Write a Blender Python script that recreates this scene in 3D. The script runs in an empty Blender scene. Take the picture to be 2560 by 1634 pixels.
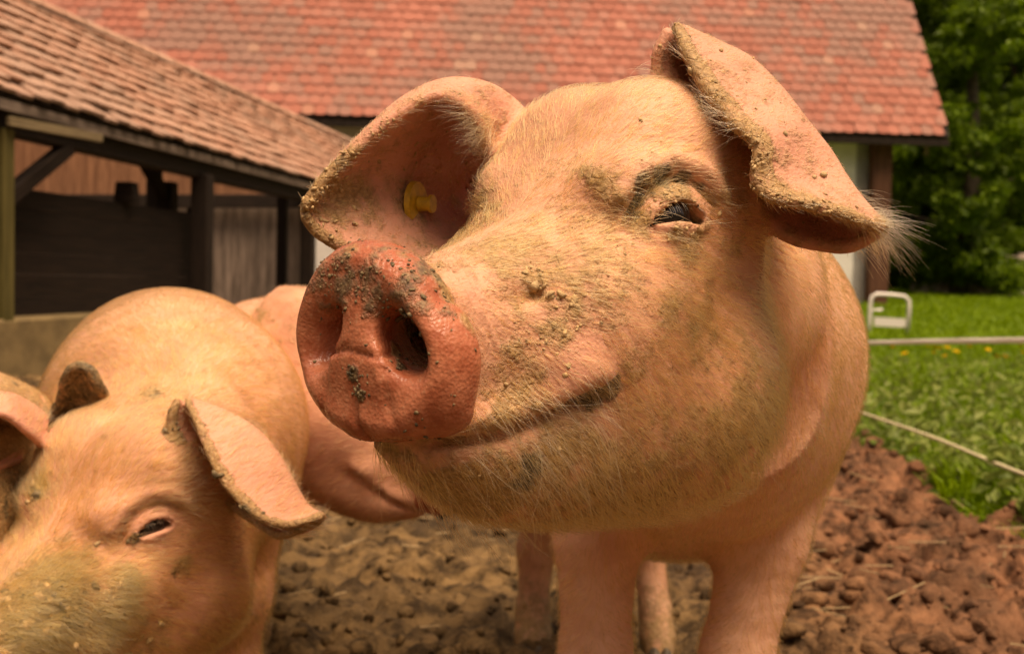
import bpy, bmesh, math, random
import numpy as np
from mathutils import Vector, Matrix
from mathutils.bvhtree import BVHTree

rng = np.random.default_rng(7)
random.seed(7)
scene = bpy.context.scene
col = scene.collection
RAD = math.radians

# ------------------------------------------------------------------ camera
FPX = 2745.0                       # focal length in pixels of the 2560 px wide photograph
CAM_H = 0.70
PITCH, ROLL = RAD(2.43), RAD(1.2)
cam_data = bpy.data.cameras.new('camera')
cam = bpy.data.objects.new('camera', cam_data)
col.objects.link(cam)
cam_data.sensor_width = 36.0
cam_data.lens = FPX / 2560.0 * 36.0
cam_data.clip_start = 0.05
cam_data.clip_end = 600.0
cam_data.dof.use_dof = True
cam_data.dof.focus_distance = 0.74
cam_data.dof.aperture_fstop = 10.0
CAM_M = (Matrix.Translation((0, 0, CAM_H)) @ Matrix.Rotation(math.pi / 2 - PITCH, 4, 'X')
         @ Matrix.Rotation(ROLL, 4, 'Z'))
cam.matrix_world = CAM_M
scene.camera = cam
CAM_R = np.array(CAM_M.to_3x3())
CAM_O = np.array([0, 0, CAM_H])

# ------------------------------------------------------------------ sky, sun, exposure
SUN_EL, SUN_AZ = RAD(69), RAD(150)          # azimuth from +Y (away from the camera) towards +X
world = bpy.data.worlds.new('World')
scene.world = world
world.use_nodes = True
wn, wl = world.node_tree.nodes, world.node_tree.links
wn.clear()
sky = wn.new('ShaderNodeTexSky')
sky.sky_type = 'NISHITA'
sky.sun_disc = False
sky.sun_elevation = SUN_EL
sky.sun_rotation = SUN_AZ
sky.air_density = 1.0
sky.dust_density = 4.0
sky.ozone_density = 0.5
hsv = wn.new('ShaderNodeHueSaturation')      # a closed, pale overcast: most of the blue goes
hsv.inputs['Saturation'].default_value = 0.25
bg = wn.new('ShaderNodeBackground')
bg.inputs['Strength'].default_value = 0.05
wo = wn.new('ShaderNodeOutputWorld')
wl.new(sky.outputs[0], hsv.inputs['Color'])
wl.new(hsv.outputs[0], bg.inputs['Color'])
wl.new(bg.outputs[0], wo.inputs['Surface'])

sun_data = bpy.data.lights.new('sun', 'SUN')
sun_data.energy = 2.4
sun_data.angle = RAD(44)
sun_data.color = (1.0, 0.88, 0.70)
sun = bpy.data.objects.new('sun', sun_data)
col.objects.link(sun)
sd = Vector((math.sin(SUN_AZ) * math.cos(SUN_EL), math.cos(SUN_AZ) * math.cos(SUN_EL), math.sin(SUN_EL)))
sun.rotation_euler = sd.to_track_quat('Z', 'Y').to_euler()
sun.location = (0, 0, 8)

vs = scene.view_settings
vs.view_transform = 'Standard'
vs.look = 'None'
vs.gamma = 1.0
vs.exposure = 1.16
try:
    vs.use_white_balance = True              # the photograph is balanced very warm
    vs.white_balance_temperature = 8300
    vs.white_balance_tint = 23
except Exception:
    pass
scene.cycles.use_denoising = True
scene.cycles.max_bounces = 6
scene.cycles.transparent_max_bounces = 8

# ------------------------------------------------------------------ helpers
def ray(px, py):
    d = CAM_R @ np.array([(px - 1280) / FPX, -(py - 817) / FPX, -1.0])
    return d / d[1]

def at(px, py, depth):
    """the point at that depth (metres along Y) behind a pixel of the 2560 x 1634 photograph"""
    return CAM_O + ray(px, py) * depth

def on_ground(px, py, z=0.0):
    d = ray(px, py)
    return CAM_O + d * ((z - CAM_H) / d[2])

def to_px(P):
    q = (np.asarray(P, float) - CAM_O) @ CAM_R
    return np.stack([1280 + FPX * q[..., 0] / -q[..., 2], 817 - FPX * q[..., 1] / -q[..., 2]], -1)

def _hash(ix, iy, iz, s):
    n = (ix * 73856093) ^ (iy * 19349663) ^ (iz * 83492791) ^ (s * 2654435)
    n = (n ^ (n >> 13)) * 1274126177
    n = n ^ (n >> 16)
    return (n & 0xffff) / 65535.0

def vnoise(P, scale, seed=0):
    Q = np.asarray(P, float) * scale + 1000.0
    i = np.floor(Q).astype(np.int64)
    t = Q - i
    t = t * t * (3 - 2 * t)
    out = 0
    for dx in (0, 1):
        wx = t[:, 0] if dx else 1 - t[:, 0]
        for dy in (0, 1):
            wy = t[:, 1] if dy else 1 - t[:, 1]
            for dz in (0, 1):
                wz = t[:, 2] if dz else 1 - t[:, 2]
                out = out + wx * wy * wz * _hash(i[:, 0] + dx, i[:, 1] + dy, i[:, 2] + dz, seed)
    return out

def fbm(P, scale, seed=0, octaves=3, gain=0.5):
    out, amp, tot = 0, 1.0, 0
    for o in range(octaves):
        out = out + amp * vnoise(P, scale * 2.03 ** o, seed + o * 17)
        tot += amp
        amp *= gain
    return out / tot

def sstep(a, b, x):
    t = np.clip((x - a) / (b - a), 0, 1)
    return t * t * (3 - 2 * t)

def link(o, parent=None):
    col.objects.link(o)
    if parent is not None:
        o.parent = parent
    return o

def tag(o, label=None, cat=None, group=None, kind=None):
    for k, v in (('label', label), ('category', cat), ('group', group), ('kind', kind)):
        if v:
            o[k] = v
    return o

def empty(name, loc=(0, 0, 0)):
    o = bpy.data.objects.new(name, None)
    o.empty_display_size = 0.1
    o.location = loc
    return link(o)

def np_mesh(name, V, F, smooth=True):
    V = np.asarray(V, np.float32)
    F = np.asarray(F, np.int32)
    n = F.shape[1]
    me = bpy.data.meshes.new(name)
    me.vertices.add(len(V))
    me.vertices.foreach_set('co', V.ravel())
    me.loops.add(F.size)
    me.loops.foreach_set('vertex_index', F.ravel())
    me.polygons.add(len(F))
    me.polygons.foreach_set('loop_start', np.arange(0, F.size, n, dtype=np.int32))
    me.update(calc_edges=True)
    me.validate()
    me.polygons.foreach_set('use_smooth', np.full(len(me.polygons), smooth))
    return me

def mesh_obj(name, me, mat=None, parent=None, loc=None):
    o = bpy.data.objects.new(name, me)
    if mat is not None:
        me.materials.append(mat)
    if loc is not None:
        o.location = loc
    return link(o, parent)

def bm_obj(name, bm, mat=None, parent=None, loc=None, smooth=False):
    me = bpy.data.meshes.new(name)
    bm.normal_update()
    bm.to_mesh(me)
    bm.free()
    if smooth:
        me.polygons.foreach_set('use_smooth', np.full(len(me.polygons), True))
    return mesh_obj(name, me, mat, parent, loc)

def bm_box(bm, cx, cy, cz, sx, sy, sz, rot=None, bevel=0.0):
    vs_ = bmesh.ops.create_cube(bm, size=1.0)['verts']
    M = Matrix.Translation((cx, cy, cz)) @ (rot or Matrix.Identity(4)) @ Matrix.Diagonal((sx, sy, sz, 1))
    bmesh.ops.transform(bm, matrix=M, verts=vs_)
    if bevel:
        es = list({e for v in vs_ for e in v.link_edges})
        bmesh.ops.bevel(bm, geom=es, offset=bevel, segments=1, affect='EDGES')

def tube(bm, pts, radii, seg=10, caps=True):
    pts = [Vector(p) for p in pts]
    if not hasattr(radii, '__len__'):
        radii = [radii] * len(pts)
    rings = []
    for i, p in enumerate(pts):
        t = (pts[min(i + 1, len(pts) - 1)] - pts[max(i - 1, 0)]).normalized()
        a = t.orthogonal().normalized() if i == 0 else (a - t * a.dot(t)).normalized()
        b = t.cross(a)
        rings.append([bm.verts.new(p + (a * math.cos(k * 2 * math.pi / seg) + b * math.sin(k * 2 * math.pi / seg)) * radii[i]) for k in range(seg)])
    for r0, r1 in zip(rings, rings[1:]):
        for k in range(seg):
            bm.faces.new((r0[k], r0[(k + 1) % seg], r1[(k + 1) % seg], r1[k]))
    if caps:
        bm.faces.new(list(reversed(rings[0])))
        bm.faces.new(rings[-1])

# ------------------------------------------------------------------ implicit surfaces
def smin(a, b, k):
    h = np.clip(0.5 + 0.5 * (b - a) / k, 0, 1)
    return b * (1 - h) + a * h - k * h * (1 - h)

def smax(a, b, k):
    return -smin(-a, -b, k)

def cr(x, xs, ys):
    """smooth (monotone cubic) table lookup"""
    xs, ys = np.asarray(xs, float), np.asarray(ys, float)
    d = np.diff(ys) / np.diff(xs)
    m = np.empty_like(ys)
    m[0], m[-1] = d[0], d[-1]
    m[1:-1] = np.where(d[:-1] * d[1:] > 0, 2 * d[:-1] * d[1:] / (d[:-1] + d[1:] + 1e-12), 0)
    x = np.clip(x, xs[0], xs[-1])
    i = np.clip(np.searchsorted(xs, x) - 1, 0, len(xs) - 2)
    hh = xs[i + 1] - xs[i]
    t = (x - xs[i]) / hh
    return ((2 * t ** 3 - 3 * t ** 2 + 1) * ys[i] + (t ** 3 - 2 * t ** 2 + t) * hh * m[i]
            + (-2 * t ** 3 + 3 * t ** 2) * ys[i + 1] + (t ** 3 - t ** 2) * hh * m[i + 1])

def loft(t, y, z, ts, top, bot, w, n=2.3, y0=None, narrow=None):
    T, B, W = cr(t, ts, top), cr(t, ts, bot), cr(t, ts, w)
    if y0 is not None:
        y = y - cr(t, ts, y0)
    zc, h = (T + B) / 2, (T - B) / 2
    if narrow is not None:
        W = W * (1 - cr(t, ts, narrow) * sstep(-.35, 1.0, (z - zc) / h))
    q = ((np.abs(y) / W) ** n + (np.abs(z - zc) / h) ** n + 1e-9) ** (1.0 / n)
    f = (q - 1) * np.minimum(W, h)
    e = np.maximum(np.maximum(ts[0] - t, t - ts[-1]), 0)
    return np.where(e > 0, np.sqrt(np.maximum(f, 0) ** 2 + e ** 2), f)

def capsule(P, a, b, ra, rb):
    a, b = np.asarray(a, float), np.asarray(b, float)
    ab = b - a
    t = np.clip(((P - a) @ ab) / (ab @ ab), 0, 1)
    d = np.sqrt(((P - a - t[:, None] * ab) ** 2).sum(1))
    return d - (ra + (rb - ra) * t)

def culled(P, lo, hi, fn, m=0.07):
    """evaluate fn only near its box; farther off the distance to the box will do"""
    lo, hi = np.asarray(lo, float), np.asarray(hi, float)
    e = np.maximum(np.maximum(lo - P, P - hi), 0)
    d = np.sqrt((e ** 2).sum(1))
    sel = np.where(d < m)[0]
    d = d + 0.0
    if len(sel):
        d[sel] = fn(P[sel])
    return d

def chain(P, pts, rad, k=0.02):
    A = np.asarray(pts, float)
    r = max(rad)
    return culled(P, A.min(0) - r, A.max(0) + r, lambda Q: chain_(Q, pts, rad, k), 0.05)

def chain_(P, pts, rad, k=0.02):
    f = None
    for i in range(len(pts) - 1):
        c = capsule(P, pts[i], pts[i + 1], rad[i], rad[i + 1])
        f = c if f is None else smin(f, c, k)
    return f

def poly2d(u, v, pts):
    d = np.full(u.shape, 9.0)
    for (ax, ay), (bx, by) in zip(pts, pts[1:]):
        ex, ey = bx - ax, by - ay
        t = np.clip(((u - ax) * ex + (v - ay) * ey) / (ex * ex + ey * ey), 0, 1)
        d = np.minimum(d, np.hypot(u - ax - t * ex, v - ay - t * ey))
    return d

def catmull(P, n):
    P = np.asarray(P, float)
    Q = np.concatenate([[2 * P[0] - P[1]], P, [2 * P[-1] - P[-2]]])
    out = []
    for s in np.linspace(0, len(P) - 1, n):
        i = min(int(s), len(P) - 2)
        t = s - i
        p0, p1, p2, p3 = Q[i], Q[i + 1], Q[i + 2], Q[i + 3]
        out.append(0.5 * ((2 * p1) + (-p0 + p2) * t + (2 * p0 - 5 * p1 + 4 * p2 - p3) * t * t + (-p0 + 3 * p1 - 3 * p2 + p3) * t ** 3))
    return np.array(out)

class Sheet:
    """a curved flap (an ear) through rows of control points, thin at the middle and thicker at its margin"""
    def __init__(self, rows, thin=0.0035, rim=0.006, nu=60, nv=40):
        R = np.array([catmull(r, nv) for r in np.asarray(rows, float)])
        G = np.array([catmull(R[:, j], nu) for j in range(nv)]).transpose(1, 0, 2)
        self.G = G
        V = G.reshape(-1, 3)
        idx = np.arange(nu * nv).reshape(nu, nv)
        F = np.stack([idx[:-1, :-1], idx[1:, :-1], idx[1:, 1:], idx[:-1, 1:]], -1).reshape(-1, 4)
        self.bvh = BVHTree.FromPolygons([tuple(v) for v in V], [tuple(map(int, f)) for f in F])
        self.lo, self.hi = V.min(0) - 0.03, V.max(0) + 0.03
        vv = np.linspace(0, 1, nv - 1)
        uu = np.linspace(0, 1, nu - 1)
        m = np.minimum(np.minimum(vv, 1 - vv)[None, :] * 1.6, (1 - uu)[:, None] * 1.6)
        self.th = (rim + (thin - rim) * sstep(0.0, 0.14, m)).ravel()
        self.m = m.ravel()
        self.rear = np.tile(vv > .55, (nu - 1, 1)).ravel()

    def bake(self, h=0.0026):
        """distances on a small lattice, looked up trilinearly afterwards"""
        self.h = h
        self.n = np.ceil((self.hi - self.lo) / h).astype(int) + 1
        g = [self.lo[i] + np.arange(self.n[i]) * h for i in range(3)]
        D = np.full(self.n, 0.03)
        fn = self.bvh.find_nearest
        C = np.stack(np.meshgrid(*[a[2::4] for a in g], indexing='ij'), -1)
        sh = C.shape[:3]
        near = np.array([fn(c, 0.022)[0] is not None for c in C.reshape(-1, 3).tolist()]).reshape(sh)
        I = np.argwhere(near)
        o = np.array(list(np.ndindex(4, 4, 4)))
        I = (I[:, None] * 4 + o).reshape(-1, 3)
        I = I[(I < self.n).all(1)]
        th = self.th
        val = []
        for p in (self.lo + I * h).tolist():
            r = fn(p, 0.03)
            val.append(r[3] - th[r[2]] if r[0] is not None else 0.03)
        D[I[:, 0], I[:, 1], I[:, 2]] = val
        self.D = D

    def margin(self, P, reach=0.012, rear=1.0):
        """1 at the free margin, 0 further in, -1 off the ear; and which face of the flap"""
        out = np.full(len(P), -1.0)
        for i in np.where(((P > self.lo) & (P < self.hi)).all(1))[0]:
            r = self.bvh.find_nearest(P[i].tolist(), reach)
            if r[0] is not None:
                out[i] = (1 - min(1.0, self.m[r[2]] / 0.17)) * (rear if self.rear[r[2]] else 1.0)
        return out

    def __call__(self, P):
        if not hasattr(self, 'D'):
            self.bake()
        d = np.full(len(P), 0.03)
        sel = np.where(((P > self.lo) & (P < self.hi)).all(1))[0]
        if len(sel):
            q = (P[sel] - self.lo) / self.h
            i = np.clip(q.astype(int), 0, self.n - 2)
            t = q - i
            v = 0
            for c in np.ndindex(2, 2, 2):
                w = np.prod(np.where(c, t, 1 - t), axis=1)
                v = v + w * self.D[i[:, 0] + c[0], i[:, 1] + c[1], i[:, 2] + c[2]]
            d[sel] = v
        return d

def polygonise(f, xs, ys, zs, B=4, thr=1.3):
    """surface nets on a rectilinear grid; f is only evaluated in blocks near the surface"""
    nx, ny, nz = len(xs), len(ys), len(zs)
    bx, by, bz = [np.arange(0, n, B) for n in (nx, ny, nz)]
    mid = lambda a, b: a[np.minimum(b + B // 2, len(a) - 1)]
    size = lambda a, b: (a[np.minimum(b + B, len(a) - 1)] - a[b])
    CX, CY, CZ = np.meshgrid(mid(xs, bx), mid(ys, by), mid(zs, bz), indexing='ij')
    C = np.stack([CX, CY, CZ], -1).reshape(-1, 3)
    fc = f(C)
    SX, SY, SZ = np.meshgrid(size(xs, bx), size(ys, by), size(zs, bz), indexing='ij')
    diag = np.sqrt(SX ** 2 + SY ** 2 + SZ ** 2).ravel()
    near = (np.abs(fc) < diag * 0.66).reshape(CX.shape)
    D = np.repeat(np.repeat(np.repeat(fc.reshape(CX.shape).astype(np.float32), B, 0), B, 1), B, 2)[:nx, :ny, :nz].copy()
    I, J, K = np.where(near)
    o = np.arange(B)
    OI, OJ, OK = [a.ravel() for a in np.meshgrid(o, o, o, indexing='ij')]
    gi = (I[:, None] * B + OI).ravel()
    gj = (J[:, None] * B + OJ).ravel()
    gk = (K[:, None] * B + OK).ravel()
    ok = (gi < nx) & (gj < ny) & (gk < nz)
    gi, gj, gk = gi[ok], gj[ok], gk[ok]
    for s in range(0, len(gi), 600000):
        e = slice(s, s + 600000)
        D[gi[e], gj[e], gk[e]] = f(np.stack([xs[gi[e]], ys[gj[e]], zs[gk[e]]], -1))
    S = D < 0
    mixed = np.zeros((nx - 1, ny - 1, nz - 1), np.uint8)
    for dx in (0, 1):
        for dy in (0, 1):
            for dz in (0, 1):
                mixed += S[dx:nx - 1 + dx, dy:ny - 1 + dy, dz:nz - 1 + dz]
    ci, cj, ck = np.where((mixed > 0) & (mixed < 8))
    del mixed
    ids = (ci.astype(np.int64) * ny + cj) * nz + ck
    pos = np.zeros((len(ci), 3))
    cnt = np.zeros(len(ci))
    corner = [(0, 0, 0), (1, 0, 0), (0, 1, 0), (1, 1, 0), (0, 0, 1), (1, 0, 1), (0, 1, 1), (1, 1, 1)]
    val = [D[ci + a, cj + b, ck + c] for a, b, c in corner]
    for p in range(8):
        for q in range(p + 1, 8):
            if sum(abs(corner[p][i] - corner[q][i]) for i in range(3)) != 1:
                continue
            cross = (val[p] < 0) != (val[q] < 0)
            t = np.where(cross, val[p] / (val[p] - val[q] + 1e-20), 0)
            for ax, (g, arr) in enumerate(((xs, ci), (ys, cj), (zs, ck))):
                a0, a1 = g[arr + corner[p][ax]], g[arr + corner[q][ax]]
                pos[:, ax] += np.where(cross, a0 + (a1 - a0) * t, 0)
            cnt += cross
    pos /= cnt[:, None]
    quads = []
    for ax in range(3):
        sl0 = [slice(None)] * 3
        sl1 = [slice(None)] * 3
        sl0[ax], sl1[ax] = slice(0, -1), slice(1, None)
        A, Bq = S[tuple(sl0)], S[tuple(sl1)]
        ei = np.where(A != Bq)
        flip = A[ei]
        o1, o2 = [(1, 2), (2, 0), (0, 1)][ax]
        base = np.stack(ei, -1)
        keep = (base[:, o1] > 0) & (base[:, o2] > 0) & (base[:, o1] < S.shape[o1] - 1) & (base[:, o2] < S.shape[o2] - 1)
        base, flip = base[keep], flip[keep]
        q = []
        for da, db in ((0, 0), (1, 0), (1, 1), (0, 1)):
            c = base.copy()
            c[:, o1] -= da
            c[:, o2] -= db
            q.append(np.searchsorted(ids, (c[:, 0].astype(np.int64) * ny + c[:, 1]) * nz + c[:, 2]))
        q = np.stack(q, -1)
        q[~flip] = q[~flip][:, ::-1]
        quads.append(q)
    return pos, np.concatenate(quads)

TET = np.array([(1, -1, -1), (-1, -1, 1), (-1, 1, -1), (1, 1, 1)], float)
def gradient(f, P, e=0.0012):
    g = 0
    for t in TET:
        g = g + t[None] * f(P + t * e)[:, None]
    return g / (4 * e)

def project(f, P, it=2):
    for _ in range(it):
        g = gradient(f, P)
        n2 = np.maximum((g ** 2).sum(1), 0.05)
        st = (f(P) / n2)[:, None] * g
        l = np.linalg.norm(st, axis=1, keepdims=True)
        P = P - st * np.minimum(1, 0.004 / np.maximum(l, 1e-9))
    g = gradient(f, P)
    return P, g / np.linalg.norm(g, axis=1, keepdims=True)

def axis_grid(*segs):
    """segs: (start, end, step) joined end to end"""
    out = []
    for a, b, s in segs:
        out.append(np.arange(a, b - s * 0.5, s))
    return np.concatenate(out + [[segs[-1][1]]])

# ------------------------------------------------------------------ a pig's head, in its own frame (l back from the snout, y to its left, z up)
UP_L = [0, .02, .045, .08, .13, .17, .21, .25, .30, .36, .42]
UP_T = [.046, .046, .050, .062, .082, .122, .170, .190, .196, .192, .175]
UP_B = [-.055, -.056, -.058, -.060, -.06, -.055, -.05, -.05, -.05, -.05, -.05]
UP_W = [.052, .050, .048, .053, .070, .082, .092, .100, .104, .080, .060]
UP_N = [.0, .0, .10, .16, .30, .38, .30, .04, .0, .0, .0]           # how much narrower the top is than the middle
LO_L = [.030, .045, .07, .10, .15, .20, .25, .29, .32, .35, .39]
LO_T = [-.045, -.03, -.02, 0, .02, .04, .06, .07, .07, .06, .03]
LO_B = [-.076, -.088, -.104, -.121, -.131, -.136, -.141, -.145, -.145, -.13, -.10]
LO_W = [.026, .038, .050, .064, .082, .096, .109, .117, .115, .096, .066]
DISC_A = np.radians([0, 30, 60, 90, 115, 140, 160, 172, 180])
DISC_R = [.062, .062, .063, .068, .0665, .063, .060, .058, .055]
MOUTH = [(-.004, -.058), (.03, -.060), (.070, -.057), (.095, -.048), (.114, -.038), (.126, -.036)]

class Head:
    def __init__(self, S, F, U=(0, 0, 1), s=1.0, wide=1.0):
        self.wide = wide
        self.S = np.asarray(S, float)
        F = np.asarray(F, float)
        self.F = F / np.linalg.norm(F)
        L = np.cross(U, self.F)
        self.L = L / np.linalg.norm(L)
        self.U = np.cross(self.F, self.L)
        self.s = s
        self.eyes = []

    def local(self, P):
        q = (P - self.S) / self.s
        return -(q @ self.F), (q @ self.L) / self.wide, q @ self.U

    def world(self, l, y, z):
        l, y, z = np.atleast_1d(l), np.atleast_1d(y), np.atleast_1d(z)
        return self.S + self.s * (-l[:, None] * self.F + y[:, None] * self.wide * self.L + z[:, None] * self.U)

    def base(self, l, y, z):
        ay = np.abs(y)
        up = loft(l, y, z, UP_L, UP_T, UP_B, UP_W, 2.3, narrow=UP_N)
        lo = loft(l, y, z, LO_L, LO_T, LO_B, LO_W, 2.2)
        f = smin(up, lo, 0.022)
        # cheek bone and brow
        d = np.sqrt(((l - .215) / .05) ** 2 + ((ay - .052) / .022) ** 2 + ((z - .112) / .022) ** 2) - 1
        f = smin(f, d * .022, 0.03)
        d = np.sqrt(((l - .175) / .06) ** 2 + ((ay - .062) / .030) ** 2 + ((z - .02) / .045) ** 2) - 1
        f = smin(f, d * .030, 0.04)
        d = np.sqrt(((l - .258) / .055) ** 2 + ((ay - .044) / .044) ** 2 + ((z - .135) / .050) ** 2) - 1
        f = smin(f, d * .044, 0.03)
        # snout disc
        ys_ = y + .17 * z
        r = np.hypot(ys_, z)
        th = np.abs(np.arctan2(ys_, z))
        R = cr(th, DISC_A, DISC_R)
        lc = l - (.013 * (y / .066) ** 2 + .010 * (z / .062) ** 2) + .012
        qo, qa = r - R + .013, np.abs(lc - .014) - .016 + .013
        disc = np.hypot(np.maximum(qo, 0), np.maximum(qa, 0)) + np.minimum(np.maximum(qo, qa), 0) - .013
        f = smin(f, disc, 0.009)
        front = sstep(.03, .012, lc)
        # rounded outer rim of the disc
        f = f - .0035 * np.exp(-((r - R * .86) / .010) ** 2) * front * sstep(.0, .03, r)
        # nostrils
        for sgn in (-1, 1):
            a, b = y * sgn - .0335 + .38 * np.clip(lc, 0, .07), z - .003
            c, s_ = math.cos(RAD(38)), math.sin(RAD(38))
            u, v = a * s_ - b * c, a * c + b * s_
            n = np.sqrt((u / .0225) ** 2 + (v / .0135) ** 2 + (lc / .030) ** 2) - 1
            f = smax(f, -n * .0125, 0.011)
            n2 = np.sqrt((u / .0175) ** 2 + ((v + .0015) / .0132) ** 2 + ((lc - .025) / .060) ** 2) - 1
            f = smax(f, -n2 * .0132, 0.004)
        # creases of the disc
        crs = poly2d(y, z, [(-.021, -.006), (-.006, -.003), (.019, -.006)])
        f = f + .0022 * np.exp(-(crs / .0014) ** 2) * front
        crs = poly2d(y, z, [(.0, -.026), (.002, -.045), (.004, -.064)])
        f = f + (.001 + .005 * sstep(-.03, -.055, z)) * np.exp(-(crs / .0018) ** 2) * front
        for sgn in (-1, 1):
            crs = poly2d(y * sgn, z, [(.024, -.014), (.026, -.03), (.031, -.045)])
            f = f + .0016 * np.exp(-(crs / .002) ** 2) * front
            ridge = poly2d(y * sgn, z, [(.020, .012), (.019, -.006), (.0225, -.022)])
            f = f - .001 * np.exp(-(ridge / .004) ** 2) * front
        notch = np.hypot(y - .050, z - .030)
        f = f + .005 * np.exp(-(notch / .006) ** 2) * sstep(-.01, .01, lc)
        # wrinkled skin behind the disc
        wr = np.exp(-((l - .047) / .018) ** 2) * sstep(-.03, .01, z)
        f = f + .0018 * wr * np.sin(l * 900 + 6 * np.sin(z * 55) + 3 * np.sin(y * 70))
        # the mouth: a cut under an overhanging lip
        side = sstep(.012, .03, ay)
        md = poly2d(l, z, MOUTH)
        f = f + .0100 * np.exp(-(md / .0036) ** 2) * side
        ml = poly2d(l, z, [(a, b + .014) for a, b in MOUTH])
        f = f - .0045 * np.exp(-(ml / .011) ** 2) * side * sstep(.0, .03, l)
        pit = np.hypot(l - .124, z + .037)
        f = f + .006 * np.exp(-(pit / .010) ** 2) * side
        pad = np.hypot(l - .106, (z + .014) * 1.1)
        f = f - .006 * np.exp(-(pad / .020) ** 2) * side
        return f

    def add_eye(self, sgn, lz=(.210, .087), edge=None):
        """find the skin at (l, z) on one side and open the lids there"""
        l0, z0 = lz
        ys = np.linspace(.02, .16, 400)
        v = self.base(np.full(400, l0), ys * sgn, np.full(400, z0))
        y0 = ys[np.where(v < 0)[0].max()] * sgn
        E = self.world(l0, y0, z0)[0]
        g = gradient(lambda Q: self.base(*self.local(Q)), E[None], 0.012)[0]
        n = g / np.linalg.norm(g)
        ex = -self.F - n * (-self.F @ n)
        ex /= np.linalg.norm(ex)
        ez = np.cross(n, ex) * (-sgn)
        if ez @ self.U < 0:
            ez = -ez
        self.eyes.append(dict(E=E, n=n, ex=ex, ez=ez, sgn=sgn, upper=None, lower=None))
        return self.eyes[-1]

    def __call__(self, P):
        c = self.S - self.F * .19 * self.s
        return culled(P, c - .27 * self.s, c + .27 * self.s, self.full)

    def full(self, P):
        f = self.base(*self.local(P)) * self.s
        s = self.s
        for e in self.eyes:
            q = P - e['E']
            sel = np.where((q ** 2).sum(1) < (.06 * s) ** 2)[0]
            if not len(sel):
                continue
            q = q[sel] / s
            a, b, c = q @ e['ex'], q @ e['ez'], q @ e['n']
            fs = f[sel] / s
            d = np.sqrt((a / 1.25) ** 2 + b ** 2 + (c + .010) ** 2) - (.0240 if e['sgn'] > 0 else .0195)
            fs = smin(fs, d, 0.012)
            brow = poly2d(a, b, [(-.046, .014), (-.026, .034), (.004, .041), (.034, .030), (.050, .010)])
            fs = fs - (.005 if e['sgn'] > 0 else .001) * np.exp(-(brow / .008) ** 2)
            crs = poly2d(a, b, [(-.040, -.004), (-.026, .017), (-.004, .0275), (.018, .0245), (.040, .008)])
            fs = fs + .0060 * np.exp(-(crs / .003) ** 2)
            under = poly2d(a, b, [(-.022, -.012), (.0, -.019), (.026, -.015)])
            fs = fs + .0018 * np.exp(-(under / .003) ** 2)
            up = cr(a, e['upper'][0], e['upper'][1])
            lo = cr(a, e['lower'][0], e['lower'][1])
            g = np.maximum(b - up, lo - b)
            g = np.maximum(g, np.maximum(e['upper'][0][0] - a, a - e['upper'][0][-1]))
            g = np.maximum(g, -.016 - c)
            fs = smax(fs, -g, 0.0022)
            f[sel] = fs * s
        return f

EYE_UP = ([-.027, -.017, -.007, .003, .012, .019, .0235], [-.0075, .0020, .0078, .0090, .0066, .0006, -.0045])
EYE_LO = ([-.027, -.017, -.007, .003, .012, .019, .0235], [-.0075, -.0058, -.0055, -.0062, -.0072, -.0072, -.0045])
def std_eye(e):
    e['upper'], e['lower'] = EYE_UP, EYE_LO

# ------------------------------------------------------------------ materials
def mat_nodes(name):
    m = bpy.data.materials.new(name)
    m.use_nodes = True
    nt = m.node_tree
    b = nt.nodes['Principled BSDF']
    return m, nt, b

def N_(nt, kind, **kw):
    n = nt.nodes.new(kind)
    for k, v in kw.items():
        if k in n.inputs:
            n.inputs[k].default_value = v
        else:
            setattr(n, k, v)
    return n

def mixc(nt, fac, a, b, mode='MIX'):
    n = nt.nodes.new('ShaderNodeMix')
    n.data_type = 'RGBA'
    n.blend_type = mode
    for sock, v in ((n.inputs[0], fac), (n.inputs[6], a), (n.inputs[7], b)):
        if hasattr(v, 'is_linked'):
            nt.links.new(v, sock)
        elif isinstance(v, (int, float)):
            sock.default_value = v
        else:
            sock.default_value = (*v, 1) if len(v) == 3 else v
    return n.outputs[2]

def math_(nt, op, a, b=None, c=None, clamp=False):
    n = nt.nodes.new('ShaderNodeMath')
    n.operation = op
    n.use_clamp = clamp
    for i, v in enumerate((a, b, c)):
        if v is None:
            continue
        if hasattr(v, 'is_linked'):
            nt.links.new(v, n.inputs[i])
        else:
            n.inputs[i].default_value = v
    return n.outputs[0]

def ramp(nt, x, lo, hi):
    n = nt.nodes.new('ShaderNodeMapRange')
    n.interpolation_type = 'SMOOTHSTEP'
    n.inputs['From Min'].default_value = lo
    n.inputs['From Max'].default_value = hi
    nt.links.new(x, n.inputs['Value'])
    return n.outputs[0]

def attr(nt, name):
    n = nt.nodes.new('ShaderNodeAttribute')
    n.attribute_name = name
    return n.outputs['Fac']

def noise(nt, scale, detail=4, rough=0.55, coord=None, dist=0.0):
    n = nt.nodes.new('ShaderNodeTexNoise')
    n.inputs['Scale'].default_value = scale
    n.inputs['Detail'].default_value = detail
    n.inputs['Roughness'].default_value = rough
    n.inputs['Distortion'].default_value = dist
    if coord is None:
        coord = nt.nodes.new('ShaderNodeTexCoord').outputs['Object']
    nt.links.new(coord, n.inputs['Vector'])
    return n.outputs['Fac']

def voronoi(nt, scale, feature='F1', coord=None, rnd=1.0):
    n = nt.nodes.new('ShaderNodeTexVoronoi')
    n.feature = feature
    n.inputs['Scale'].default_value = scale
    n.inputs['Randomness'].default_value = rnd
    if coord is None:
        coord = nt.nodes.new('ShaderNodeTexCoord').outputs['Object']
    nt.links.new(coord, n.inputs['Vector'])
    return n

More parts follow.
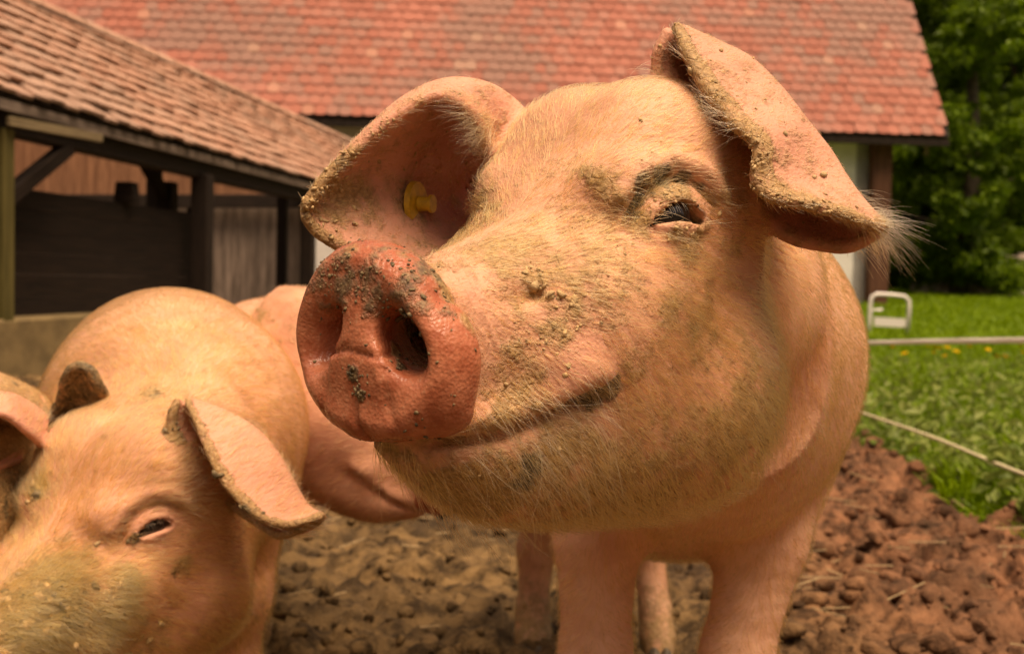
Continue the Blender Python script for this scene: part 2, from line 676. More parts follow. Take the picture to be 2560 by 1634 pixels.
def bump(nt, h, dist, strength=1.0, normal=None):
    n = nt.nodes.new('ShaderNodeBump')
    n.inputs['Distance'].default_value = dist
    n.inputs['Strength'].default_value = strength
    nt.links.new(h, n.inputs['Height'])
    if normal is not None:
        nt.links.new(normal, n.inputs['Normal'])
    return n.outputs[0]

def skin_material():
    m, nt, b = mat_nodes('pig_skin')
    coord = nt.nodes.new('ShaderNodeTexCoord').outputs['Object']
    snout, dust, muck, pink, pale = (attr(nt, k) for k in ('snout', 'dust', 'muck', 'pink', 'pale'))
    n1, n2, n3 = noise(nt, 14, 5, .6, coord), noise(nt, 60, 5, .65, coord), noise(nt, 260, 3, .6, coord)
    c = mixc(nt, ramp(nt, n1, .3, .7), (.45, .215, .125), (.66, .345, .215))
    c = mixc(nt, math_(nt, 'MULTIPLY', pale, .85), c, mixc(nt, ramp(nt, n1, .3, .7), (.68, .35, .215), (.82, .48, .31)))  # pale: cleaner body skin, lightened also to stand in for light on the neck
    c = mixc(nt, math_(nt, 'MULTIPLY', pink, .8), c, (.60, .265, .185))
    c = mixc(nt, math_(nt, 'MULTIPLY', ramp(nt, n2, .45, .75), .25), c, (.36, .19, .10))
    sn = mixc(nt, ramp(nt, n2, .3, .7), (.33, .090, .043), (.54, .195, .105))
    sn = mixc(nt, math_(nt, 'MULTIPLY', ramp(nt, n3, .55, .75), .35), sn, (.60, .33, .20))
    c = mixc(nt, snout, c, sn)
    d = math_(nt, 'ADD', dust, math_(nt, 'MULTIPLY', math_(nt, 'SUBTRACT', n2, .5), .9))
    dm = ramp(nt, d, .28, .62)
    dc = mixc(nt, ramp(nt, n3, .35, .7), (.22, .135, .045), (.42, .275, .115))
    c = mixc(nt, math_(nt, 'MULTIPLY', dm, .85), c, dc)
    k = math_(nt, 'ADD', muck, math_(nt, 'MULTIPLY', math_(nt, 'SUBTRACT', n2, .5), 1.1))
    km = ramp(nt, k, .35, .60)
    kc = mixc(nt, ramp(nt, n3, .35, .7), (.060, .044, .022), (.22, .16, .08))
    c = mixc(nt, math_(nt, 'MULTIPLY', km, .9), c, kc)
    nt.links.new(c, b.inputs['Base Color'])
    crust = math_(nt, 'MAXIMUM', dm, km)
    wet = math_(nt, 'MULTIPLY', snout, math_(nt, 'SUBTRACT', 1.0, crust, clamp=True))
    r = nt.nodes.new('ShaderNodeMix')
    nt.links.new(wet, r.inputs[0])
    r.inputs[2].default_value, r.inputs[3].default_value = .62, .26
    nt.links.new(r.outputs[0], b.inputs['Roughness'])
    b.inputs['Specular IOR Level'].default_value = .35
    b.inputs['Subsurface Weight'].default_value = .12
    b.inputs['Subsurface Radius'].default_value = (.010, .004, .002)
    b.inputs['Subsurface Scale'].default_value = .6
    v = voronoi(nt, 420, 'F1', coord)
    pores = math_(nt, 'MULTIPLY', v.outputs['Distance'], .5)
    crk = voronoi(nt, 110, 'DISTANCE_TO_EDGE', coord)
    cr_ = math_(nt, 'MULTIPLY', math_(nt, 'ADD', n2, math_(nt, 'MULTIPLY', ramp(nt, crk.outputs['Distance'], 0, .10), math_(nt, 'MULTIPLY', math_(nt, 'SUBTRACT', 1.0, snout, clamp=True), .22))), crust)
    h = math_(nt, 'ADD', math_(nt, 'MULTIPLY', cr_, 1.3), math_(nt, 'ADD', math_(nt, 'MULTIPLY', n3, .28), math_(nt, 'MULTIPLY', pores, .35)))
    nt.links.new(bump(nt, h, .0022, .9), b.inputs['Normal'])
    return m

def hair_material(name, c1, c2, dirty):
    m, nt, b = mat_nodes(name)
    nt.nodes.remove(b)
    out = nt.nodes['Material Output']
    hi = nt.nodes.new('ShaderNodeHairInfo')
    coord = nt.nodes.new('ShaderNodeTexCoord').outputs['Object']
    n1 = noise(nt, 62, 4, .7, coord)
    c = mixc(nt, hi.outputs['Random'], c1, c2)
    c = mixc(nt, math_(nt, 'MULTIPLY', ramp(nt, n1, .50, .66), dirty), c, (.13, .075, .026))  # dark streaks: dirt, plus shaded gaps between hair clumps painted in
    h = nt.nodes.new('ShaderNodeBsdfHairPrincipled')
    h.model = 'CHIANG'
    h.parametrization = 'COLOR'
    nt.links.new(c, h.inputs['Color'])
    h.inputs['Roughness'].default_value = .38
    h.inputs['Radial Roughness'].default_value = .5
    nt.links.new(h.outputs[0], out.inputs['Surface'])
    return m

def plain(name, colr, rough=.6, var=.25, scale=40, bumpd=0.0, metallic=0.0, spec=.4):
    m, nt, b = mat_nodes(name)
    n = noise(nt, scale, 5, .6)
    c = mixc(nt, ramp(nt, n, .3, .7), tuple(x * (1 - var) for x in colr), tuple(min(1, x * (1 + var)) for x in colr))
    nt.links.new(c, b.inputs['Base Color'])
    b.inputs['Roughness'].default_value = rough
    b.inputs['Metallic'].default_value = metallic
    b.inputs['Specular IOR Level'].default_value = spec
    if bumpd:
        nt.links.new(bump(nt, n, bumpd), b.inputs['Normal'])
    return m

SKIN = skin_material()
BRISTLE = hair_material('pig_bristle', (.62, .35, .105), (.33, .15, .036), .8)
DIRTY = hair_material('dirty_bristle', (.34, .215, .07), (.15, .09, .026), .6)
MUD = plain('dried_mud', (.44, .30, .15), .9, .35, 160, .002)
MUD_DARK = plain('wet_mud', (.16, .115, .058), .8, .6, 120, .002)
EYE = plain('eye_dark', (.012, .008, .006), .06, .3, 60, spec=.5)
LASH = hair_material('eyelash', (.66, .42, .18), (.44, .26, .10), .2)
YELLOW = plain('yellow_plastic', (.55, .34, .03), .45, .25, 120, .0006)
HORN = plain('hoof_horn', (.10, .075, .045), .6, .4, 60, .002)

# ------------------------------------------------------------------ growing a pig
def hair_curves(name, P, mat, parent, root_r, tip_r, off):
    """P: (n, k, 3) points of n hairs"""
    n, k = P.shape[:2]
    cu = bpy.data.hair_curves.new(name)
    cu.add_curves([k] * n)
    cu.attributes['position'].data.foreach_set('vector', (P - off).astype(np.float32).ravel())
    ra = cu.attributes.get('radius') or cu.attributes.new('radius', 'FLOAT', 'POINT')
    t = np.linspace(0, 1, k)
    rr = root_r + (tip_r - root_r) * t ** 1.5
    if np.ndim(rr) == 1:
        rr = np.tile(rr, (n, 1))
    ra.data.foreach_set('value', rr.astype(np.float32).ravel())
    cu.materials.append(mat)
    o = bpy.data.objects.new(name, cu)
    o['kind'] = 'stuff'
    return link(o, parent)

def scatter(V, F, N, weight, n):
    """n random points on a quad mesh, chosen by area x weight; returns points, normals and the nearest corner"""
    A, B, C, D = (V[F[:, i]] for i in range(4))
    ar = np.linalg.norm(np.cross(C - A, D - B), axis=1) * .5 * weight[F].mean(1)
    cum = np.cumsum(ar)
    f = np.searchsorted(cum, rng.random(n) * cum[-1])
    f = np.minimum(f, len(F) - 1)
    u, v = rng.random((2, n, 1))
    p = (1 - u) * (1 - v) * A[f] + u * (1 - v) * B[f] + u * v * C[f] + (1 - u) * v * D[f]
    nr = (1 - u) * (1 - v) * N[F[f, 0]] + u * (1 - v) * N[F[f, 1]] + u * v * N[F[f, 2]] + (1 - u) * v * N[F[f, 3]]
    nr /= np.linalg.norm(nr, axis=1, keepdims=True)
    return p, nr, F[f, 0]

def hairs(p, n, flow, length, lift, k=5, wild=.35, droop=.25):
    """curved hairs that start along flow, lifted off the skin, and sag a little"""
    m = len(p)
    clump = np.stack([fbm(p, 55, 31 + i, 2) - .5 for i in range(3)], -1) * 1.6
    d = flow + clump * wild + rng.normal(size=(m, 3)) * wild * .45
    d -= n * (d * n).sum(1, keepdims=True)
    d /= np.maximum(np.linalg.norm(d, axis=1, keepdims=True), 1e-6)
    side = np.cross(n, d) * rng.normal(size=(m, 1)) * .25
    t = np.linspace(0, 1, k)
    lf = np.broadcast_to(np.asarray(lift, float), (m,))[:, None]
    L = length[:, None]
    out = []
    for s in t:
        q = p + (d * s + n * (lf * (s - .45 * s * s)) + side * s * s) * L
        q[:, 2] -= droop * (L[:, 0] * s * s) * .5
        out.append(q)
    return np.stack(out, 1)

def crumbs(name, P, Nn, R, mat, parent, off, flat=.6):
    """little lumps of mud stuck to the skin, one mesh"""
    bm = bmesh.new()
    bmesh.ops.create_icosphere(bm, subdivisions=1, radius=1.0)
    bv = np.array([v.co[:] for v in bm.verts])
    bf = np.array([[v.index for v in f.verts] for f in bm.faces])
    bm.free()
    n = len(P)
    r = rng.random((n, len(bv), 1)) * .7 + .62
    X = rng.normal(size=(n, 3))
    X -= Nn * (X * Nn).sum(1, keepdims=True)
    X /= np.linalg.norm(X, axis=1, keepdims=True)
    Y = np.cross(Nn, X)
    el = rng.random((n, 1)) * .7 + .8
    B = bv[None] * r
    W = (B[..., 0:1] * (X * el)[:, None] + B[..., 1:2] * (Y / el)[:, None] + B[..., 2:3] * (Nn * flat)[:, None]) * R[:, None, None]
    V = (P + Nn * R[:, None] * flat * .3)[:, None] + W - off
    F = (bf[None] + (np.arange(n) * len(bv))[:, None, None]).reshape(-1, 3)
    me = np_mesh(name, V.reshape(-1, 3), F, smooth=True)
    o = mesh_obj(name, me, mat, parent)
    o['kind'] = 'stuff'
    return o

class Skin:
    """the finished surface of one pig and lookups on it by photograph pixel"""
    def __init__(self, f, grid, it=1):
        self.V, self.F = polygonise(f, *grid)
        self.V, self.N = project(f, self.V, it)
        self.px = to_px(self.V)
        view = CAM_O - self.V
        self.dist = np.linalg.norm(view, axis=1)
        self.facing = (self.N * view).sum(1) / self.dist

    def hit(self, px, py, tol=14):
        d = np.hypot(self.px[:, 0] - px, self.px[:, 1] - py)
        c = np.where((d < tol) & (self.facing > 0))[0]
        if not len(c):
            c = np.argsort(d)[:5]
        near = self.dist[c].min()
        c = c[self.dist[c] < near + .02]
        return c[np.argmin(d[c])]

    def blob(self, spots):
        out = np.zeros(len(self.V))
        for px, py, rp, amp in spots:
            i = self.hit(px, py)
            r = rp * self.V[i, 1] / FPX
            d2 = ((self.V - self.V[i]) ** 2).sum(1)
            out = np.maximum(out, amp * np.exp(-d2 / (r * r)))
        return out

    def build(self, label, group, origin, attrs):
        off = np.array([origin[0], origin[1], 0.0])
        me = np_mesh('pig', self.V - off, self.F)
        for k, v in attrs.items():
            a = me.attributes.new(k, 'FLOAT', 'POINT')
            a.data.foreach_set('value', np.clip(v, 0, 1).astype(np.float32))
        o = mesh_obj('pig', me, SKIN, None, off)
        tag(o, label, 'pig', group)
        self.off, self.obj = off, o
        return o

def add_eye_parts(sk, head):
    for e in head.eyes:
        s = head.s
        bm = bmesh.new()
        bmesh.ops.create_uvsphere(bm, u_segments=28, v_segments=18, radius=.0190 * s)
        bm_obj('eyeball', bm, EYE, sk.obj, e['E'] - e['n'] * .0108 * s - sk.off, True)
        # lashes along the upper lid
        m = 13
        a = np.sort(rng.uniform(-.012, .022, m))
        b = cr(a, *e['upper'])
        base = e['E'] + s * (a[:, None] * e['ex'] + (b + .0006)[:, None] * e['ez'] + (.0070 - .18 * (np.abs(a) ** 1.25))[:, None] * e['n'])
        t = np.linspace(0, 1, 6)
        ln = rng.uniform(.010, .017, m) * s
        side = (a * 16 + rng.normal(size=m) * .12 + .12)
        P = np.stack([base + (ln * q)[:, None] * (e['n'] * (.75 - .25 * q) + e['ez'] * (-.30 - .35 * q) + e['ex'] * (side[:, None] * .9)) for q in t], 1)
        hair_curves('eyelashes', P, LASH, sk.obj, .00013, .00003, sk.off)

def snout_mask(head, V):
    l, y, z = head.local(V)
    ys_ = y + .17 * z
    r = np.hypot(ys_, z)
    R = cr(np.abs(np.arctan2(ys_, z)), DISC_A, DISC_R)
    lc = l - (.013 * (y / .066) ** 2 + .010 * (z / .062) ** 2) + .012
    return sstep(.030, .022, lc) * sstep(.010, .003, r - R), l, y, z

# ------------------------------------------------------------------ the setting: ground, field and yard
def worley(X, Y, scale, seed=0):
    """distance to the nearest and second feature point of a jittered 2-D lattice"""
    x, y = X * scale + 500.0, Y * scale + 500.0
    ix, iy = np.floor(x).astype(np.int64), np.floor(y).astype(np.int64)
    d1 = np.full(X.shape, 9.0)
    d2 = np.full(X.shape, 9.0)
    idv = np.zeros(X.shape)
    for dx in (-1, 0, 1):
        for dy in (-1, 0, 1):
            cx, cy = ix + dx, iy + dy
            z0 = np.zeros_like(cx)
            px, py = cx + _hash(cx, cy, z0, seed), cy + _hash(cx, cy, z0 + 7, seed + 3)
            d = np.hypot(px - x, py - y)
            near = d < d1
            d2 = np.where(near, d1, np.minimum(d2, d))
            idv = np.where(near, _hash(cx, cy, z0 + 3, seed + 9), idv)
            d1 = np.where(near, d, d1)
    return d1, d2, idv

def yard_height(X, Y):
    P = np.stack([X.ravel(), Y.ravel(), np.zeros(X.size)], -1)
    big = fbm(P, 1.1, 5, 3).reshape(X.shape) - .5
    mid = fbm(P, 7, 11, 3).reshape(X.shape) - .5
    rough = sstep(.2, .95, X + .35 * big) * .50 + .50          # freshly rooted towards the field
    wx = X + .05 * (fbm(P, 9, 40, 2).reshape(X.shape) - .5)
    wy = Y + .05 * (fbm(P, 9, 50, 2).reshape(X.shape) - .5)
    h = .055 * big + .05 * mid
    for sc, am, sd in ((6.5, .060, 1), (15, .026, 2), (36, .011, 3), (80, .005, 4)):
        d1, d2, idv = worley(wx, wy, sc, sd)
        h = h + am * rough * (sstep(.0, .42, d2 - d1) * (.30 + .9 * idv) * (1 - .35 * np.clip(d1, 0, 1) ** 2) - .35)
    h = h + .012 * (fbm(P, 55, 21, 2).reshape(X.shape) - .5)
    return h + .004

def grid_mesh(name, xs, ys, hfun):
    X, Y = np.meshgrid(xs, ys, indexing='ij')
    Z = hfun(X, Y)
    V = np.stack([X, Y, Z], -1).reshape(-1, 3)
    i = np.arange(X.size).reshape(X.shape)
    F = np.stack([i[:-1, :-1], i[1:, :-1], i[1:, 1:], i[:-1, 1:]], -1).reshape(-1, 4)
    return np_mesh(name, V, F)

def soil_material():
    m, nt, b = mat_nodes('yard_soil')
    g = nt.nodes.new('ShaderNodeNewGeometry')
    pos = g.outputs['Position']
    sep = nt.nodes.new('ShaderNodeSeparateXYZ')
    nt.links.new(pos, sep.inputs[0])
    n1, n2, n3 = noise(nt, 2.2, 4, .6, pos), noise(nt, 17, 5, .65, pos), noise(nt, 120, 4, .6, pos)
    red = ramp(nt, math_(nt, 'ADD', sep.outputs['X'], math_(nt, 'MULTIPLY', n1, .5)), .55, 1.25)
    tan = mixc(nt, ramp(nt, n2, .35, .68), (.036, .021, .008), (.23, .140, .058))
    rd = mixc(nt, ramp(nt, n2, .32, .70), (.046, .021, .010), (.33, .150, .075))  # tan and red contrast by noise imitates lit clod tops and dark gaps
    c = mixc(nt, red, tan, rd)
    damp = ramp(nt, math_(nt, 'ADD', n1, math_(nt, 'MULTIPLY', n2, .35)), .62, .86)
    c = mixc(nt, math_(nt, 'MULTIPLY', damp, .65), c, (.032, .020, .010))
    c = mixc(nt, math_(nt, 'MULTIPLY', ramp(nt, n3, .55, .8), .35), c, (.28, .185, .10))
    nt.links.new(c, b.inputs['Base Color'])
    b.inputs['Roughness'].default_value = .9
    b.inputs['Specular IOR Level'].default_value = .2
    h = math_(nt, 'ADD', n2, math_(nt, 'MULTIPLY', n3, .5))
    nt.links.new(bump(nt, h, .02, .8), b.inputs['Normal'])
    return m
SOIL = soil_material()

far = np_mesh('ground', [(-250, -60, -.09), (250, -60, -.09), (250, 300, -.09), (-250, 300, -.09)], [(0, 1, 2, 3)])
tag(mesh_obj('ground', far, SOIL), 'bare brown earth stretching away behind the yard', 'ground', kind='structure')
yard = grid_mesh('muddy_yard', axis_grid((-3.2, -.45, .03), (-.45, 1.85, .0115)), axis_grid((1.0, 1.9, .03), (1.9, 3.6, .0115), (3.6, 7.2, .028)), yard_height)
tag(mesh_obj('muddy_yard', yard, SOIL), 'rooted-up brown mud of the pig yard', 'ground', kind='structure')

def field_height(X, Y):
    P = np.stack([X.ravel(), Y.ravel(), np.zeros(X.size)], -1)
    return .05 * (fbm(P, .8, 77, 3).reshape(X.shape) - .5) + .55 * sstep(14, 34, Y) + .045 - .16 * sstep(1.62, 1.30, X + .22 * (fbm(P, 2.2, 78, 2).reshape(X.shape) - .5))
field_mat, nt, b = mat_nodes('meadow_ground')
pos = nt.nodes.new('ShaderNodeNewGeometry').outputs['Position']
c = mixc(nt, ramp(nt, noise(nt, 1.3, 4, .6, pos), .35, .65), (.045, .095, .003), (.11, .19, .006))
c = mixc(nt, math_(nt, 'MULTIPLY', ramp(nt, noise(nt, 9, 5, .7, pos), .5, .7), .5), c, (.20, .19, .035))
nt.links.new(c, b.inputs['Base Color'])
b.inputs['Roughness'].default_value = .9
nt.links.new(bump(nt, noise(nt, 30, 5, .7, pos), .06), b.inputs['Normal'])
meadow = grid_mesh('meadow', axis_grid((1.15, 6, .07), (6, 60, .6)), axis_grid((2.0, 9, .07), (9, 60, .4)), field_height)
tag(mesh_obj('meadow', meadow, field_mat), 'sloping green meadow beyond the fence tape', 'meadow', kind='structure')

# loose clods on the yard: chunks with broken faces
bm = bmesh.new()
bmesh.ops.create_icosphere(bm, subdivisions=2, radius=1.0)
ico_v = np.array([v.co[:] for v in bm.verts])
ico_f = np.array([[v.index for v in f.verts] for f in bm.faces])
bm.free()
r_ = np.random.default_rng(12)
chunks = []
for k in range(48):
    q = ico_v * (1 + .8 * (fbm(ico_v + k * 7.0, 1.5, k, 2) - .5))[:, None]
    for _ in range(6):
        d = r_.normal(size=3)
        d /= np.linalg.norm(d)
        c = r_.uniform(.5, .85)
        q = q - np.maximum(q @ d - c, 0)[:, None] * d
    chunks.append(q * np.array([1, r_.uniform(.65, 1), r_.uniform(.5, .8)]) * (1 + .22 * (vnoise(ico_v + k * 3.3, 3.2, k)[:, None] - .5)))
n = 5200
cx = r_.uniform(-.95, 1.62, n)
cy = 1.95 + 4.4 * r_.random(n) ** 1.5
keep = (cx > .45) | (r_.random(n) < .6)
cx, cy = cx[keep], cy[keep]
n = len(cx)
cs = (.005 + .040 * r_.random(n) ** 3.6) * np.where(cx > .4, 1.0, .7)
zz = yard_height(cx.reshape(1, -1), cy.reshape(1, -1))[0]
Vs = np.empty((n, len(ico_v), 3))
for i in range(n):
    a, t = r_.uniform(0, 6.28), r_.normal() * .35
    R2 = np.array([[math.cos(a), -math.sin(a), 0], [math.sin(a), math.cos(a), 0], [0, 0, 1]]) @ np.array([[1, 0, 0], [0, math.cos(t), -math.sin(t)], [0, math.sin(t), math.cos(t)]])
    Vs[i] = chunks[i % 48] @ R2.T * cs[i] + np.array([cx[i], cy[i], zz[i] + cs[i] * .15])
Fs = (ico_f[None] + (np.arange(n) * len(ico_v))[:, None, None]).reshape(-1, 3)
o = mesh_obj('earth_clods', np_mesh('earth_clods', Vs.reshape(-1, 3), Fs, smooth=True), SOIL)
tag(o, 'loose reddish clods of earth strewn over the yard', 'soil', kind='stuff')

STRAW = plain('straw', (.24, .165, .08), .8, .3, 60)
Vs, Fs = [], []
for k in range(80):
    x, y = (random.uniform(.55, 1.5), random.uniform(2.0, 3.6)) if k % 3 else (random.uniform(-.7, .4), random.uniform(2.1, 3.6))
    a, L, tilt = random.uniform(0, 6.28), random.uniform(.03, .13), random.uniform(-.2, .25)
    d = np.array([math.cos(a), math.sin(a), tilt])
    s_ = np.cross(d, (0, 0, 1)) * random.uniform(.0012, .0028)
    z = float(yard_height(np.array([[x]]), np.array([[y]]))[0, 0]) + .03
    c0 = np.array([x, y, z])
    up = np.array([0, 0, .002])
    Vs += [c0 - s_, c0 + s_, c0 + d * L + s_, c0 + d * L - s_, c0 + up, c0 + d * L + up]
    j = k * 6
    Fs += [(j, j + 1, j + 4, j + 4), (j, j + 4, j + 5, j + 3), (j + 4, j + 1, j + 2, j + 5)]
me = bpy.data.meshes.new('straw')
me.from_pydata([tuple(v) for v in Vs], [], [tuple(dict.fromkeys(f)) for f in Fs])
tag(mesh_obj('straw_litter', me, STRAW), 'dry straw stalks and twigs lying on the mud', 'straw', kind='stuff')

# ------------------------------------------------------------------ grass
def leaf_material(name, c1, c2, trans=.35, rough=.5):
    m, nt, b = mat_nodes(name)
    pos = nt.nodes.new('ShaderNodeNewGeometry').outputs['Position']
    n = noise(nt, 3.0, 3, .6, pos)
    n2 = nt.nodes.new('ShaderNodeTexWhiteNoise')
    t = attr(nt, 'tone')
    c = mixc(nt, math_(nt, 'ADD', math_(nt, 'MULTIPLY', t, .7), math_(nt, 'MULTIPLY', n, .3)), c1, c2)
    nt.links.new(c, b.inputs['Base Color'])
    b.inputs['Roughness'].default_value = rough
    b.inputs['Specular IOR Level'].default_value = .25
    tr = nt.nodes.new('ShaderNodeBsdfTranslucent')
    nt.links.new(c, tr.inputs['Color'])
    mx = nt.nodes.new('ShaderNodeMixShader')
    mx.inputs[0].default_value = trans
    nt.links.new(b.outputs[0], mx.inputs[1])
    nt.links.new(tr.outputs[0], mx.inputs[2])
    nt.links.new(mx.outputs[0], nt.nodes['Material Output'].inputs['Surface'])
    return m
GRASS = leaf_material('grass_blade', (.07, .15, .003), (.25, .38, .006))

def blades(n, xy, hgt, wid, zfun, lean=.45):
    x, y = xy
    h, w = hgt, wid
    a, b_ = rng.uniform(0, 6.283, n), rng.uniform(0, 6.283, n)
    d = np.stack([np.cos(a), np.sin(a), np.zeros(n)], -1)
    s = np.stack([-np.sin(b_), np.cos(b_), np.zeros(n)], -1) * w[:, None]
    base = np.stack([x, y, zfun(x, y) - .01], -1)
    l1, l2 = rng.uniform(.05, lean, n)[:, None], rng.uniform(.2, lean * 2.2, n)[:, None]
    up = np.array([0, 0, 1.0])
    hh = h[:, None]
    m1 = base + (d * l1 * .4 + up * .55) * hh
    tip = base + (d * l2 + up * rng.uniform(.75, 1.0, (n, 1))) * hh
    V = np.stack([base - s, base + s, m1 + s * .8, m1 - s * .8, tip], 1).reshape(-1, 3)
    j = (np.arange(n) * 5)[:, None]
    F = np.concatenate([np.stack([j[:, 0], j[:, 0] + 1, j[:, 0] + 2], -1), np.stack([j[:, 0], j[:, 0] + 2, j[:, 0] + 3], -1), np.stack([j[:, 0] + 3, j[:, 0] + 2, j[:, 0] + 4], -1)])
    return V, F, np.repeat(rng.random(n), 5)

def tone_mesh(name, V, F, tone, mat, smooth=False):
    me = np_mesh(name, V, F, smooth)
    a = me.attributes.new('tone', 'FLOAT', 'POINT')
    a.data.foreach_set('value', tone.astype(np.float32))
    return mesh_obj(name, me, mat)

zf = lambda x, y: field_height(x.reshape(1, -1), y.reshape(1, -1))[0]
n = 46000
y = 2.3 + 11 * rng.random(n) ** 1.7
edge = 1.50 + .16 * (fbm(np.stack([y * 0, y, y * 0], -1), 2.0, 5, 3) - .5) * 2
x = edge + (rng.random(n) ** 1.3) * (y * .50 + .5 - edge).clip(.2)
clump = fbm(np.stack([x, y, x * 0], -1), 2.6, 15, 2)
V, F, tone = blades(n, (x, y), (.04 + .15 * rng.random(n) ** 1.5) * (.15 + 2.0 * clump ** 2.2) * (.55 + .45 * sstep(1.6, 2.1, x)), rng.uniform(.0022, .0048, n) * (1 + .10 * y), zf)
n2 = 30000
y2 = 12 + 22 * rng.random(n2)
x2 = y2 * rng.uniform(.26, .52, n2)
V2, F2, tone2 = blades(n2, (x2, y2), rng.uniform(.06, .18, n2), rng.uniform(.008, .016, n2), zf)
tag(tone_mesh('grass', np.concatenate([V, V2]), np.concatenate([F, F2 + len(V)]), np.concatenate([tone, tone2]), GRASS),
    'long green grass growing over the meadow', 'grass', kind='stuff')
# broad leaved weeds among it
n = 4600
y = 2.5 + 7 * rng.random(n) ** 1.6
x = 1.50 + (rng.random(n)) * (y * .50 - 1.1).clip(.3)
def leaf_cards(C, size, up=.55, tilt=.7):
    n = len(C)
    nn = rng.normal(size=(n, 3)) * tilt + np.array([0, 0, up])
    nn /= np.linalg.norm(nn, axis=1, keepdims=True)
    t = np.cross(nn, rng.normal(size=(n, 3)))
    t /= np.linalg.norm(t, axis=1, keepdims=True)
    s = np.cross(nn, t)
    L = size[:, None]
    tip, basep = C + t * L, C - t * L * .8
    m1, m2 = C + s * L * .42 + nn * L * .12, C - s * L * .42 + nn * L * .12
    V = np.stack([basep, m1, tip, m2], 1).reshape(-1, 3)
    j = np.arange(n)[:, None] * 4
    F = np.concatenate([j + np.array([0, 1, 2]), j + np.array([0, 2, 3])])
    return V, F, np.repeat(rng.random(n), 4)
C = np.stack([x, y, zf(x, y) + rng.uniform(.02, .11, n)], -1)
V, F, tone = leaf_cards(C, rng.uniform(.012, .050, n), .7, .5)
WEED = leaf_material('weed_leaf', (.085, .14, .018), (.26, .30, .07))
tag(tone_mesh('weeds', V, F, tone, WEED), 'broad leaved weeds among the grass by the rope', 'weed', kind='stuff')

# dandelions
PETAL = plain('dandelion_yellow', (.80, .52, .01), .7, .2, 30)
STALK = plain('dandelion_stalk', (.16, .22, .05), .6, .2, 30)
bm = bmesh.new()
for ring, (r, h, cnt) in enumerate(((.022, .004, 16), (.016, .008, 13), (.009, .011, 9))):
    for k in range(cnt):
        a = k * 2 * math.pi / cnt + ring * .3
        d, s = Vector((math.cos(a), math.sin(a), 0)), Vector((-math.sin(a), math.cos(a), 0)) * .0042
        q = [d * .002 - s * .5, d * .002 + s * .5, d * r + s + Vector((0, 0, h)), d * r - s + Vector((0, 0, h))]
        bm.faces.new([bm.verts.new(v) for v in q])
flower_me = bpy.data.meshes.new('flower_head')
bm.to_mesh(flower_me)
bm.free()
flower_me.materials.append(PETAL)
bm = bmesh.new()
tube(bm, [(0, 0, -.16), (.004, .002, -.08), (0, 0, 0)], .0028, 6)
stalk_me = bpy.data.meshes.new('stalk')
bm.to_mesh(stalk_me)
bm.free()
stalk_me.materials.append(STALK)
for px, py in ((2231, 868), (2320, 866), (2338, 868), (2350, 872), (2368, 869), (2390, 879), (2362, 890), (2424, 867), (2334, 882), (2493, 892), (2513, 892), (2552, 864), (2556, 882), (2262, 884), (2470, 874)):
    g = on_ground(px, py + 8, .17)
    g = at(px, py, min(g[1], 12.5))
    r = empty('dandelion', (g[0], g[1], g[2] - .16))
    tag(r, 'yellow dandelion in bloom among the meadow grass below the tape', 'flower', 'dandelions in the meadow')
    s = random.uniform(.9, 1.3)
    for me, nm in ((flower_me, 'flower_head'), (stalk_me, 'stalk')):
        q = bpy.data.objects.new(nm, me)
        q.location = (0, 0, .16)
        if nm == 'flower_head':
            q.scale = (s, s, s)
            q.rotation_euler = (random.uniform(.1, .5), random.uniform(-.3, .3), random.uniform(0, 6))
        link(q, r)

# ------------------------------------------------------------------ electric fence
TAPE = leaf_material('fence_tape', (.84, .80, .72), (.92, .88, .80), .5)
ROPE = plain('fence_rope', (.62, .55, .34), .8, .2, 300, .001)
POLE = plain('fence_post', (.30, .22, .14), .8, .3, 60, .003)
fr = empty('electric_fence', (1.56, 4.3, 0))
tag(fr, 'electric fence with a white tape and a pale rope along the mud', 'fence')
def strand(name, pts, w, thick, mat):
    bm = bmesh.new()
    pts = catmull([np.array(p) - np.array([1.56, 4.3, 0]) for p in pts], 60)
    for i, p in enumerate(pts):
        a = .35 * math.sin(i * .7) if w > thick * 3 else 0
        q = [bm.verts.new((p[0] + thick * sx * math.cos(a) + w * sz * math.sin(a), p[1], p[2] + w * sz * math.cos(a))) for sx, sz in ((-1, -1), (1, -1), (1, 1), (-1, 1))]
        if i:
            for k in range(4):
                bm.faces.new((prev[k], prev[(k + 1) % 4], q[(k + 1) % 4], q[k]))
        prev = q
    return bm_obj(name, bm, mat, fr, None, True)
def fence_pt(px, py, X=1.56):
    d = ray(px, py)
    return CAM_O + d * (X / d[0])
T0, T1, T2 = fence_pt(2150, 857), fence_pt(2330, 853), fence_pt(2560, 850)
R0, R1, R2 = fence_pt(2150, 1030), fence_pt(2330, 1092), fence_pt(2560, 1185)
strand('tape', [T0 * 2 - T1 + np.array([0, .3, -.02]), T0, T1, T2, (1.57, 2.45, .60)], .0098, .0012, TAPE)
strand('rope', [R0 * 2 - R1, R0, R1, R2, (1.57, 2.45, .16)], .0050, .0045, ROPE)
for yy in (6.3, 2.4):
    bm = bmesh.new()
    tube(bm, [(0, yy - 4.3, -.1), (0, yy - 4.3, .95)], .022, 10)
    bm_obj('post', bm, POLE, fr)

